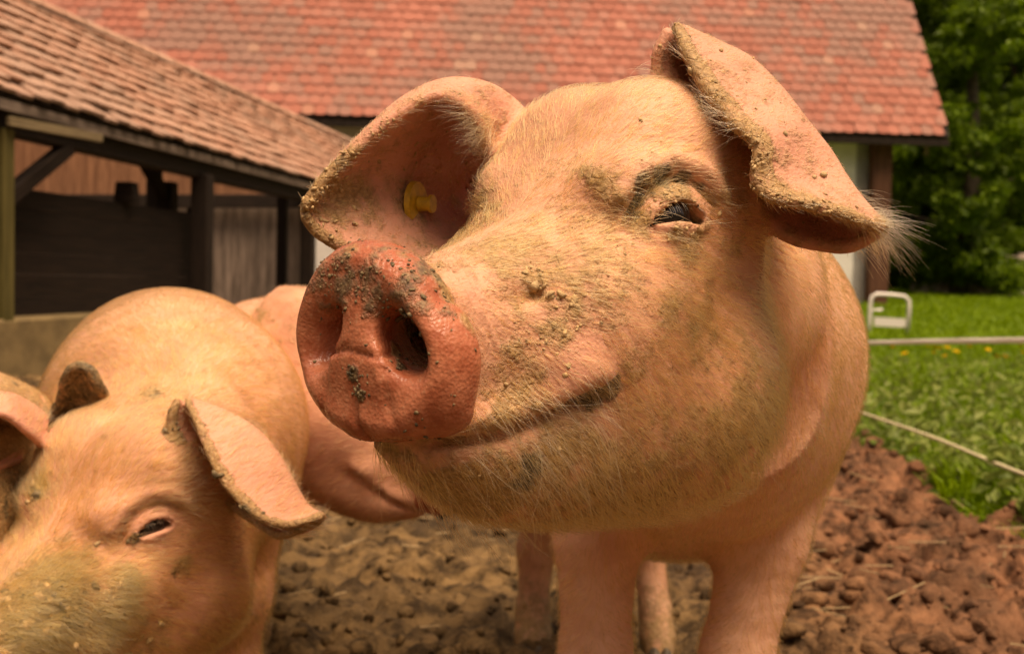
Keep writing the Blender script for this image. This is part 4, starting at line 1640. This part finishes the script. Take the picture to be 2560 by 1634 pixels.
# the pig with its face low beside it
head2 = pose(at(-122, 1662, 1.05), RAD(27), RAD(-13), RAD(-3), .90, 1.17)
std_eye(head2.add_eye(1))
ear2_left = Sheet(px_rows([
    [(470, 1003, 1.185), (482, 1004, 1.195), (462, 1010, 1.205), (442, 1003, 1.195)],
    [(500, 1070, 1.155), (560, 1030, 1.190), (510, 1065, 1.240), (425, 1050, 1.190)],
    [(528, 1140, 1.140), (640, 1078, 1.185), (555, 1140, 1.260), (442, 1118, 1.200)],
    [(560, 1200, 1.130), (692, 1138, 1.180), (615, 1210, 1.260), (490, 1185, 1.235)],
    [(602, 1250, 1.125), (726, 1200, 1.175), (675, 1262, 1.245), (570, 1255, 1.245)],
    [(648, 1292, 1.122), (752, 1248, 1.170), (728, 1306, 1.220), (660, 1318, 1.200)],
    [(715, 1312, 1.132), (776, 1276, 1.168), (768, 1318, 1.190), (705, 1338, 1.175)],
    [(796, 1292, 1.152), (802, 1288, 1.160), (806, 1294, 1.166), (796, 1302, 1.162)],
]), thin=.0038, rim=.0044, nu=44, nv=28)
ear2_right = Sheet(px_rows([
    [(98, 1105, 1.20), (112, 1040, 1.235), (70, 1085, 1.32), (45, 1150, 1.24)],
    [(62, 1075, 1.175), (70, 1010, 1.225), (15, 1080, 1.30), (0, 1165, 1.21)],
    [(8, 1035, 1.155), (12, 988, 1.20), (-50, 1085, 1.27), (-60, 1175, 1.18)],
    [(-70, 1040, 1.14), (-70, 1000, 1.17), (-120, 1090, 1.22), (-125, 1180, 1.15)],
    [(-180, 1130, 1.11), (-180, 1120, 1.12), (-185, 1135, 1.13), (-180, 1150, 1.12)],
]), thin=.0038, rim=.0044, nu=36, nv=28)
pig2 = Pig(head2, ([head2.world(.33, 0, .03)[0], (-.425, 1.42, .475), (-.48, 1.56, .485), (-.56, 1.80, .490), (-.62, 1.96, .48)],
                   [.085, .130, .170, .172, .13]),
           [leg(-.37, 1.46, .42, .075), leg(-.55, 1.46, .42, .075), leg(-.51, 1.86, .42, .085, .05), leg(-.69, 1.86, .42, .085, .05)],
           (ear2_left, ear2_right))
pig2.legs.append(([(-.44, 1.44, .40), (-.48, 1.58, .36), (-.55, 1.85, .38)], [.125, .15, .14]))

# the pig behind, its head hanging behind the first one's snout
head3 = pose(at(1125, 1205, 1.66), RAD(-64), RAD(-20), 0.0, .95)
std_eye(head3.add_eye(1))
ear_rows_l = [[(1694, 72, .835), (1712, 76, .850), (1690, 84, .862), (1668, 84, .850)],
              [(1762, 212, .800), (1872, 152, .845), (1780, 205, .905), (1648, 205, .855)],
              [(1895, 368, .775), (2004, 298, .830), (1915, 390, .910), (1760, 400, .860)],
              [(1925, 490, .768), (2098, 430, .820), (2060, 540, .870), (1962, 588, .850)],
              [(2196, 570, .800), (2204, 562, .808), (2206, 572, .815), (2198, 580, .815)]]
ear3_left = Sheet(local_rows(ear_rows_l, main_head, head3), thin=.005, rim=.006, nu=30, nv=24)
pig3 = Pig(head3, ([head3.world(.26, 0, .02)[0], at(690, 960, 1.92), at(590, 1010, 2.2), at(520, 985, 2.6)],
                   [.115, .140, .15, .13]),
           [leg(-.46, 1.98, .38, .07), leg(-.62, 2.02, .38, .07), leg(-.66, 2.52, .40, .085, .05), leg(-.82, 2.5, .40, .085, .05)],
           (ear3_left,))

# the muddy pig half out of the picture
head4 = pose(np.array([-.600, 1.52, .275]), RAD(-158), RAD(-30), 0.0, .92)
ear4 = Sheet(px_rows([
    [(110, 1075, 1.325), (140, 1080, 1.335), (190, 1080, 1.335), (235, 1070, 1.325)],
    [(150, 1000, 1.295), (178, 1004, 1.310), (222, 1004, 1.310), (262, 998, 1.295)],
    [(160, 955, 1.275), (186, 954, 1.290), (220, 956, 1.290), (246, 960, 1.275)],
    [(174, 926, 1.270), (190, 922, 1.280), (212, 922, 1.280), (232, 932, 1.270)],
    [(186, 916, 1.268), (195, 914, 1.270), (208, 914, 1.270), (220, 920, 1.268)],
]), thin=.0055, rim=.006, nu=30, nv=20)
pig4 = Pig(head4, ([head4.world(.24, 0, .03)[0], (-.70, 1.16, .42), (-.84, 1.0, .43), (-1.0, .72, .44), (-1.1, .5, .44)],
                   [.115, .13, .16, .17, .14]),
           [leg(-.72, 1.06, .38, .07), leg(-.90, 1.12, .38, .07), leg(-1.02, .55, .40, .085, -.05), leg(-1.18, .62, .40, .085, -.05)],
           (ear4,))

# ------------------------------------------------------------------ pig 1
PIGS = 'pigs crowding in the muddy yard'
g3 = .0031
sk1 = Skin(main_f, (axis_grid((-.25, .38, g3)), axis_grid((.61, 1.02, g3), (1.02, 2.18, .009)), axis_grid((-.012, .18, .008), (.18, .42, .005), (.42, .95, g3))))
V, Nn = sk1.V, sk1.N
sn, hl, hy, hz = snout_mask(main_head, V)
rimL, rimR = ear_left.margin(V, rear=.25), ear_right.margin(V, rear=.6)
rim = np.maximum(rimL, rimR)
on_ear = np.maximum(sstep(-.5, .1, rimL), sstep(-.5, .1, rimR))
nz1, nz2 = fbm(V, 30, 3, 3), fbm(V, 90, 9, 3)
dust = sk1.blob([(1250, 640, 110, .62), (1120, 720, 75, .75), (1340, 700, 110, .55), (1420, 560, 120, .42), (1600, 720, 130, .42), (1580, 560, 70, .6),
                 (1660, 470, 60, .85), (1700, 480, 50, .8), (1600, 545, 40, .8), (1740, 590, 45, .8), (1690, 585, 40, .6), (1400, 830, 80, .55), (1300, 880, 90, .5),
                 (1750, 830, 150, .55), (1680, 760, 120, .5), (1820, 700, 110, .4), (1500, 640, 110, .55), (1600, 900, 120, .45), (1700, 1050, 120, .4), (1850, 850, 90, .45), (1420, 760, 110, .5), (1180, 800, 60, .6), (1010, 640, 40, .5), (880, 615, 60, .55), (1620, 1000, 160, .25),
                 (1960, 1010, 130, .3), (1050, 870, 35, .9), (990, 880, 30, .9), (1440, 1500, 90, .25), (1700, 1250, 200, .2)])
tipR = np.exp(-((V - at(790, 500, .85)) ** 2).sum(1) / .045 ** 2)
rimw = np.maximum(np.where(rimL > -.5, .62, 0), np.where(rimR > -.5, .30 + .6 * tipR, 0))
dust = np.maximum(dust, sstep(.15, .8, rim) * rimw)
dust = np.maximum(dust, np.where(V[:, 1] > 1.1, sstep(.26, .06, V[:, 2]) * .55, 0))
dust = np.maximum(dust, on_ear * .34)
dust = np.maximum(dust, (.20 + .75 * (nz1 - .40) + .24 * sstep(.0, -.07, hz) + .20 * sstep(.0, .06, hz) * sstep(.34, .1, hl)) * sstep(.42, .30, hl) * (1 - sn) * (1 - .7 * sstep(.11, .15, hz)))
muck = sk1.blob([(1590, 500, 50, .85), (1610, 460, 48, .85), (1650, 438, 42, .85), (1700, 440, 40, .75), (1745, 465, 30, .75), (1585, 535, 30, .75),
                 (1330, 1165, 55, .7), (1310, 1205, 60, .6), (1480, 985, 42, 1), (1530, 972, 40, 1), (1440, 1000, 30, .7), (1780, 900, 70, .5), (1720, 840, 70, .45), (1650, 800, 50, .4), (1400, 880, 40, .4), (1820, 980, 50, .4), (1230, 760, 40, .4),
                 (880, 935, 30, .85), (905, 985, 26, .85), (1010, 790, 26, .9), (1000, 915, 26, .8), (960, 755, 30, .5), (930, 820, 30, .3)])
top_disc = sn * sstep(.000, .028, hz) * .40
low_disc = sn * sstep(-.04, -.06, hz) * .32
muck = np.maximum(muck, np.maximum(top_disc, low_disc) + sn * .04)
muck = np.maximum(muck, sstep(.55, 1.0, rim) * (.12 + .42 * (nz1 > .56)) * rimw)
inner_ear = on_ear * sstep(.2, -.6, rim)
pink = np.maximum(on_ear * .6, sk1.blob([(1590, 590, 40, .8), (1640, 600, 60, .4), (1480, 870, 80, .6), (1440, 930, 60, .7), (1550, 930, 110, .4), (1880, 940, 60, .7), (1900, 1000, 60, .6),
                                        (1450, 1380, 100, .5), (2060, 850, 120, .5), (1170, 700, 50, .4)]))
sn_tint = np.maximum(sn, on_ear * np.clip(sk1.blob([(1160, 400, 100, 1), (1130, 520, 100, 1), (1180, 480, 90, 1), (1060, 430, 80, .7), (1740, 330, 60, .5), (2080, 590, 50, .5)]), 0, 1) * sstep(.6, .2, rim))
pig1 = sk1.build('large pink pig with a raised orange snout, floppy ears and a yellow ear tag', PIGS, (.2, 1.3),
                 dict(snout=sn_tint, dust=dust, muck=muck, pink=pink, pale=sstep(.34, .42, hl)))
add_eye_parts(sk1, main_head)

def flow_field(head, P):
    """lie of the coat: back from the snout, fanning down the cheeks, down the legs"""
    l, y, z = head.local(P)
    back = -head.F
    w = sstep(.03, -.10, z)
    fl = back[None] * 1.0 + head.L[None] * (np.sign(y) * .25)[:, None] + head.U[None] * (-.45 * sstep(.10, -.02, z) - .5 * w + .5 * sstep(.09, .14, z))[:, None]
    return fl

def head_hair(sk, head, n, length_fn, weight, wild=.3, lift=.38, k=5, root=.00011, tip=.00003, name='bristles', mat=BRISTLE, body_dir=(0, 1, -.6)):
    p, nr, vi = scatter(sk.V, sk.F, sk.N, weight, n)
    fl = flow_field(head, p)
    l = head.local(p)[0]
    wb = sstep(.30, .40, l)[:, None]
    fl = fl * (1 - wb) + np.asarray(body_dir)[None] * wb
    H = hairs(p, nr, fl, length_fn(p, vi) * rng.uniform(.65, 1.25, n), lift, k, wild)
    return hair_curves(name, H, mat, sk.obj, root, tip, sk.off)

vis = sstep(-.45, -.15, sk1.facing)
near1 = np.where(V[:, 1] < 1.02, 1.0, .75)
bald = np.clip(sn * 1.2 + on_ear * .72 * (1 - sstep(.6, 1, rim) * .8), 0, 1)
eye_gap = np.ones(len(V))
for e in main_head.eyes:
    q = V - e['E']
    a, b = q @ e['ex'], q @ e['ez']
    eye_gap *= 1 - np.exp(-((a / .026) ** 2 + ((b + .001) / .015) ** 2) ** 2)
w1 = vis * (1 - bald) * near1 * eye_gap * (.55 + .9 * nz1)
wrinkle = np.exp(-((hl - .045) / .014) ** 2)
w1 *= 1 - .75 * wrinkle * sstep(-.04, .0, hz)
w1 *= np.where(hl < .42, 1.0, .8)
md = poly2d(hl, hz, MOUTH)
w1 *= 1 - .9 * np.exp(-(md / .007) ** 2) * (hl < .16)
w1[(sk1.px[:, 0] < 600) | (sk1.px[:, 1] > 1800)] = 0

def len1(p, vi):
    L = .010 + .014 * sstep(.06, .20, hl[vi]) * sstep(.14, .06, hz[vi]) + .003 * sstep(-.02, -.10, hz[vi]) * sstep(.45, .3, hl[vi])
    L = L + .004 * sstep(.10, .17, hz[vi])
    L = np.where(hl[vi] > .4, .014, L)
    return np.where(on_ear[vi] > .3, .006 + .003 * (rim[vi] > .6), L)
head_hair(sk1, main_head, 98000, len1, w1, wild=.30, root=.00017, tip=.00005, k=6)

# long loose bristles on the lip, chin and jaw, and the fringe on the ear's tip
wj = vis * (1 - sn) * sstep(.02, -.05, hz) * sstep(-.16, -.12, hz) * sstep(.19, .13, hl) * (.25 + sk1.blob([(1350, 1120, 110, 1), (1450, 1010, 70, 1.2), (1180, 1080, 80, .8), (1320, 1010, 80, .5)]))
p, nr, vi = scatter(V, sk1.F, Nn, wj + 1e-9, 420)
fl = flow_field(main_head, p) + main_head.U[None] * -.5
hair_curves('whiskers', hairs(p, nr, fl, rng.uniform(.018, .040, len(p)), .55, 8, .55, .6), LASH, pig1, .00015, .00005, sk1.off)
wt = np.exp(-((V - at(2200, 575, .81)) ** 2).sum(1) / .020 ** 2) + 1e-9
wt *= sstep(-.9, .0, rimL)
p, nr, vi = scatter(V, sk1.F, Nn, wt, 420)
fl = np.tile(at(2330, 625, .84) - at(2180, 560, .81), (len(p), 1)) * 12
fl = fl / np.linalg.norm(fl[0])
fl = fl + (nr * .6)
H = np.stack([p + (fl * s + np.array([0, 0, -.35]) * s * s + rng.normal(size=(1, 3)) * .02 * s) * rng.uniform(.012, .030, (len(p), 1)) for s in np.linspace(0, 1, 6)], 1)
Lr = rng.uniform(.009, .024, (len(p), 1))
jit = rng.normal(size=(len(p), 3)) * .22
H = np.stack([p + ((fl + jit) * s + np.array([0, 0, -.40]) * s * s) * Lr for s in np.linspace(0, 1, 6)], 1)
hair_curves('ear_fringe', H, LASH, pig1, .00010, .00003, sk1.off)
wi = on_ear * (sk1.blob([(1215, 450, 50, 1), (1180, 330, 60, 1), (1225, 530, 40, 1)]) + .6 * sk1.blob([(1750, 330, 70, 1), (1700, 200, 50, 1)])) * vis + 1e-9
p, nr, vi = scatter(V, sk1.F, Nn, wi, 700)
fl = np.tile((main_head.F * .6 - main_head.L * .5 + main_head.U * .1), (len(p), 1))
hair_curves('inner_ear_hair', hairs(p, nr, fl, rng.uniform(.012, .028, len(p)), .6, 6, .5, .5), LASH, pig1, .00013, .00004, sk1.off)

# crumbs of mud: lumps at marked places, a scatter over the disc, the ear rims and the face
def crumb_spots(sk, spots):
    P, Q, R = [], [], []
    for px, py, rp, cnt, spread in spots:
        for _ in range(cnt):
            i = sk.hit(px + rng.normal() * spread, py + rng.normal() * spread, 10)
            P.append(sk.V[i] + rng.normal(size=3) * .0007)
            Q.append(sk.N[i])
            R.append(rp * rng.uniform(.7, 1.2) * sk.V[i, 1] / FPX)
    return np.array(P), np.array(Q), np.array(R)
pale = [(1322, 680, 9, 2, 4), (1329, 711, 13, 1, 1), (1355, 722, 7, 3, 5), (1388, 738, 12, 3, 8), (1400, 755, 9, 3, 7), (1430, 752, 9, 3, 6), (1447, 768, 9, 3, 6),
        (1380, 820, 9, 2, 6), (1412, 835, 9, 3, 7), (1395, 892, 8, 1, 1), (1265, 962, 8, 1, 1), (1415, 925, 8, 2, 5), (1302, 748, 6, 3, 6), (1365, 850, 6, 4, 10), (1330, 670, 4, 10, 12), (1420, 800, 4, 10, 25),
        (1690, 590, 6, 9, 12), (1735, 600, 6, 8, 12), (1680, 495, 5, 14, 14), (1720, 505, 5, 10, 12), (1650, 520, 4, 12, 14), (1600, 560, 3.5, 12, 16),
        (1480, 560, 3, 10, 30), (1560, 620, 3, 12, 30), (1250, 800, 3, 16, 40), (1330, 860, 3, 16, 40),
        (800, 470, 7, 12, 16), (790, 500, 6, 12, 16), (835, 440, 6, 10, 14), (880, 400, 5, 16, 16), (770, 530, 6, 10, 12), (820, 560, 6, 8, 14), (870, 570, 5, 5, 10), (940, 330, 4, 12, 18),
        (1840, 310, 4, 12, 12), (1880, 350, 5, 12, 12), (1790, 240, 4, 10, 12), (1900, 400, 5, 10, 10), (1890, 460, 4, 8, 10), (1960, 497, 5, 12, 10), (2060, 525, 5, 14, 14), (2150, 552, 4, 10, 10)]
crumbs('mud_crumbs', *crumb_spots(sk1, pale), MUD, pig1, sk1.off)
wd = sn * (sstep(.002, .04, hz) * 1.2 + sstep(-.03, -.055, hz) * .6 + .12) * (nz2 > .45) * vis + 1e-9
p, nr, vi = scatter(V, sk1.F, Nn, wd, 230)
we = (sstep(.45, 1, rim) * rimw + .25 * on_ear * (nz1 > .55)) * vis + .0
p2, nr2, _ = scatter(V, sk1.F, Nn, we + 1e-9, 260)
wf = vis * dust * (1 - sn) * (hl < .3) + 1e-9
p3, nr3, _ = scatter(V, sk1.F, Nn, wf, 160)
R = np.concatenate([rng.gamma(1.6, .00030, len(p)) + .0002, rng.gamma(1.6, .00045, len(p2)) + .0003, rng.gamma(2.0, .0004, len(p3)) + .0003])
dk = crumb_spots(sk1, [(1012, 790, 9, 16, 10), (1025, 825, 9, 14, 9), (1045, 838, 6, 8, 6), (880, 930, 6, 12, 9), (905, 980, 6, 12, 9), (900, 955, 4, 8, 9), (1000, 910, 6, 10, 9), (965, 765, 4, 12, 12), (1020, 680, 4, 12, 14),
                       (1610, 470, 4, 14, 16), (1650, 445, 4, 12, 12), (890, 680, 4, 22, 40), (820, 690, 3.5, 20, 16), (1000, 920, 4, 8, 14)])
n1_, n2_ = len(p), len(p2)
crumbs('mud_specks', np.concatenate([p, dk[0]]), np.concatenate([nr, dk[1]]), np.concatenate([R[:n1_], dk[2]]), MUD_DARK, pig1, sk1.off)
crumbs('mud_grains', np.concatenate([p2, p3]), np.concatenate([nr2, nr3]), R[n1_:], MUD, pig1, sk1.off)

# ear tag: a plate pressed on the ear's inside with a stud
i = sk1.hit(1040, 512)
tp, tn = sk1.V[i], sk1.N[i]
ax = (Vector(tn).normalized() * .30 + Vector((.90, -.25, -.12))).normalized()
u = (Vector(main_head.U) - ax * Vector(main_head.U).dot(ax)).normalized()
M = Matrix((u.cross(ax), u, ax)).transposed().to_4x4()
M.translation = Vector(tp - sk1.off) + ax * .002
bm = bmesh.new()
for r0, r1, z0, z1 in ((.0195, .0185, -.003, .0016), (.0066, .0056, .0024, .0125), (.0078, .0074, .0124, .0150)):
    v = bmesh.ops.create_cone(bm, cap_ends=True, segments=28, radius1=r0, radius2=r1, depth=z1 - z0)['verts']
    bmesh.ops.translate(bm, verts=v, vec=(0, 0, (z0 + z1) / 2))
bmesh.ops.transform(bm, matrix=M, verts=bm.verts)
tg = bm_obj('ear_tag', bm, YELLOW, pig1)
tg['label'] = 'round yellow plastic ear tag with a raised stud'

def hoof(parent, off, x, y, dirv=(0, -1)):
    bm = bmesh.new()
    for s_ in (-1, 1):
        prof = [(-.028, .045), (.030, .040), (.040, .0), (-.030, .0)]
        sx, d = np.array([-dirv[1], dirv[0]]), np.array(dirv)
        vs_ = []
        for w in (.002, .022):
            ring = []
            for a, z in prof:
                q = np.array([x, y]) + d * a + sx * s_ * (w * (1.0 if z < .02 else .85))
                ring.append(bm.verts.new((q[0] - off[0], q[1] - off[1], z + .001)))
            vs_.append(ring)
        for j in range(4):
            bm.faces.new((vs_[0][j], vs_[0][(j + 1) % 4], vs_[1][(j + 1) % 4], vs_[1][j]))
        bm.faces.new(vs_[0])
        bm.faces.new(vs_[1])
    bmesh.ops.recalc_face_normals(bm, faces=bm.faces)
    bmesh.ops.bevel(bm, geom=list(bm.edges), offset=.004, segments=2, affect='EDGES')
    return bm_obj('hoof', bm, HORN, parent, None, True)
for c in (FRONT_L, FRONT_R, HIND_L, HIND_R):
    hoof(pig1, sk1.off, c[-1][0], c[-1][1])

# ------------------------------------------------------------------ pigs 2, 3 and 4
def pig_coat(sk, head, n, L, weight, wild=.34, root=.00014, body_dir=(0, 1, -.5), lift=.38):
    return head_hair(sk, head, n, lambda p, vi: np.full(len(p), L), weight, wild=wild, root=root, tip=.00004, body_dir=body_dir, lift=lift)

sk2 = Skin(pig2, (axis_grid((-.82, -.16, .0044)), axis_grid((.96, 1.42, .0042), (1.42, 2.12, .011)), axis_grid((-.012, .24, .011), (.24, .72, .0044))))
V, Nn = sk2.V, sk2.N
sn2, l2, y2_, z2 = snout_mask(head2, V)
rimr2 = ear2_right.margin(V)
rim2 = np.maximum(ear2_left.margin(V), np.where(rimr2 > -.5, rimr2 * .3, rimr2))
ear2 = sstep(-.5, .1, rim2)
nzb = fbm(V, 26, 43, 3)
dust2 = sk2.blob([(120, 1480, 190, .75), (60, 1560, 190, .85), (250, 1560, 130, .7), (320, 1520, 140, .5), (380, 1590, 130, .45), (200, 1400, 130, .4), (310, 1450, 50, .95), (300, 1500, 45, .9), (90, 1220, 60, .75), (370, 1000, 60, .5), (250, 1120, 150, .25), (380, 980, 50, .7),
                  (460, 1410, 45, .6), (330, 740, 60, .3), (650, 1500, 90, .3), (600, 1600, 90, .3)])
dust2 = np.maximum(dust2, sstep(.4, .95, rim2) * .62)
muck2 = sk2.blob([(200, 1500, 60, .5), (30, 1500, 60, .5), (120, 1580, 80, .55), (120, 1470, 50, .6), (170, 1530, 70, .6), (60, 1600, 90, .65), (260, 1560, 60, .45), (335, 1345, 18, .8), (435, 1432, 24, .55), (610, 1275, 26, .7), (90, 1215, 30, .5), (385, 985, 30, .5), (640, 1530, 40, .4)])
muck2 = np.maximum(muck2, sstep(.8, 1, rim2) * .32 * (nzb > .58))
pink2 = np.maximum(ear2 * .6, sk2.blob([(420, 1350, 60, .7), (350, 1290, 40, .5), (460, 1500, 90, .4), (40, 1030, 60, .6)]))
pigb = sk2.build('pink pig with its mud-streaked face lowered, between the muddy ear and the raised snout', PIGS, (-.5, 1.5), dict(snout=sn2, dust=dust2, muck=muck2, pink=pink2, pale=sstep(1.34, 1.46, V[:, 1]) * .5))
add_eye_parts(sk2, head2)
vis2 = sstep(-.45, -.15, sk2.facing)
gap = np.ones(len(V))
for e in head2.eyes:
    q = V - e['E']
    gap *= 1 - np.exp(-(((q @ e['ex']) / .026) ** 2 + ((q @ e['ez'] + .001) / .015) ** 2) ** 2)
w2 = vis2 * (1 - np.clip(sn2 * 1.2 + ear2 * .7, 0, 1)) * gap * (.5 + nzb) * np.where(V[:, 1] > 1.42, .55, 1.0)
w2[(sk2.px[:, 1] > 1750) | (sk2.px[:, 0] < -120)] = 0
pig_coat(sk2, head2, 85000, .019, w2, root=.00018, body_dir=(-.3, 1, -.5))
p, nr, vi = scatter(V, sk2.F, Nn, vis2 * np.clip(dust2 - .45, 0, 1) * (1 - ear2) * (l2 < .2) + 1e-9, 5200)
fl = flow_field(head2, p) + head2.U[None] * -.25
hair_curves('muzzle_hair', hairs(p, nr, fl, rng.uniform(.014, .034, len(p)), .45, 6, .5, .4), DIRTY, pigb, .00017, .00004, sk2.off)
p, nr, vi = scatter(V, sk2.F, Nn, vis2 * sk2.blob([(480, 1220, 60, 1)]) + 1e-9, 130)
fl = flow_field(head2, p) - head2.U[None] * .3
hair_curves('brow_hairs', hairs(p, nr, fl, rng.uniform(.02, .05, len(p)), .6, 7, .4, .8), LASH, pigb, .00017, .00005, sk2.off)
wc = vis2 * np.clip(dust2 - .3, 0, 1) * (l2 < .35) * (1 - ear2) + 1e-9
p, nr, _ = scatter(V, sk2.F, Nn, wc, 420)
crumbs('mud_crumbs', p, nr, rng.gamma(2, .0008, len(p)) + .0005, MUD, pigb, sk2.off)
p, nr, _ = scatter(V, sk2.F, Nn, vis2 * muck2 ** 2 + 1e-9, 220)
crumbs('mud_specks', p, nr, rng.gamma(2, .0006, len(p)) + .0004, MUD_DARK, pigb, sk2.off)
for x, y in ((-.37, 1.44), (-.55, 1.44), (-.51, 1.865), (-.69, 1.865)):
    hoof(pigb, sk2.off, x, y)

sk3 = Skin(pig3, (axis_grid((-1.0, .06, .008)), axis_grid((1.45, 2.8, .009)), axis_grid((-.012, .80, .008))))
V = sk3.V
sn3, l3, y3, z3 = snout_mask(head3, V)
dust3 = np.maximum(sk3.blob([(640, 800, 80, .55), (700, 930, 80, .45), (720, 830, 60, .4), (690, 1080, 50, .5)]), sstep(.3, .1, V[:, 2]) * .6)
pigc = sk3.build('pink pig standing behind, mostly hidden by the raised snout', PIGS, (-.55, 2.1), dict(snout=sn3, dust=dust3, muck=sk3.blob([(650, 935, 24, .6), (700, 1090, 24, .5), (660, 830, 20, .4)]), pink=sk3.blob([(800, 1120, 120, .6), (700, 1000, 120, .5)])))
add_eye_parts(sk3, head3)
w3 = sstep(-.4, -.1, sk3.facing) * (1 - sn3)
pig_coat(sk3, head3, 22000, .016, w3 + 1e-9, body_dir=(-.5, .6, -.5), root=.0002)
for x, y in ((-.46, 1.96), (-.62, 2.0), (-.66, 2.525), (-.82, 2.505)):
    hoof(pigc, sk3.off, x, y)

sk4 = Skin(pig4, (axis_grid((-1.34, -.38, .008)), axis_grid((.34, 1.62, .008)), axis_grid((-.012, .68, .008))))
V = sk4.V
sn4 = snout_mask(head4, V)[0]
nz4 = fbm(V, 22, 61, 3)
dust4 = np.clip(.25 + .9 * nz4, 0, 1)
muck4 = np.maximum(sstep(.45, .65, nz4) * .45, sstep(-.6, 0, ear4.margin(V, .02)) * .55)
pigd = sk4.build('mud-caked pig with a dark upright ear, behind the lowered head', PIGS, (-.85, 1.0), dict(snout=sn4, dust=dust4, muck=muck4, pink=V[:, 0] * 0))
w4 = sstep(-.4, -.1, sk4.facing)
pig_coat(sk4, head4, 14000, .014, w4 + 1e-9, body_dir=(-.6, -.8, -.2), root=.00016)
for x, y in ((-.72, 1.04), (-.90, 1.10), (-1.02, .515), (-1.18, .575)):
    hoof(pigd, sk4.off, x, y, (0, 1))
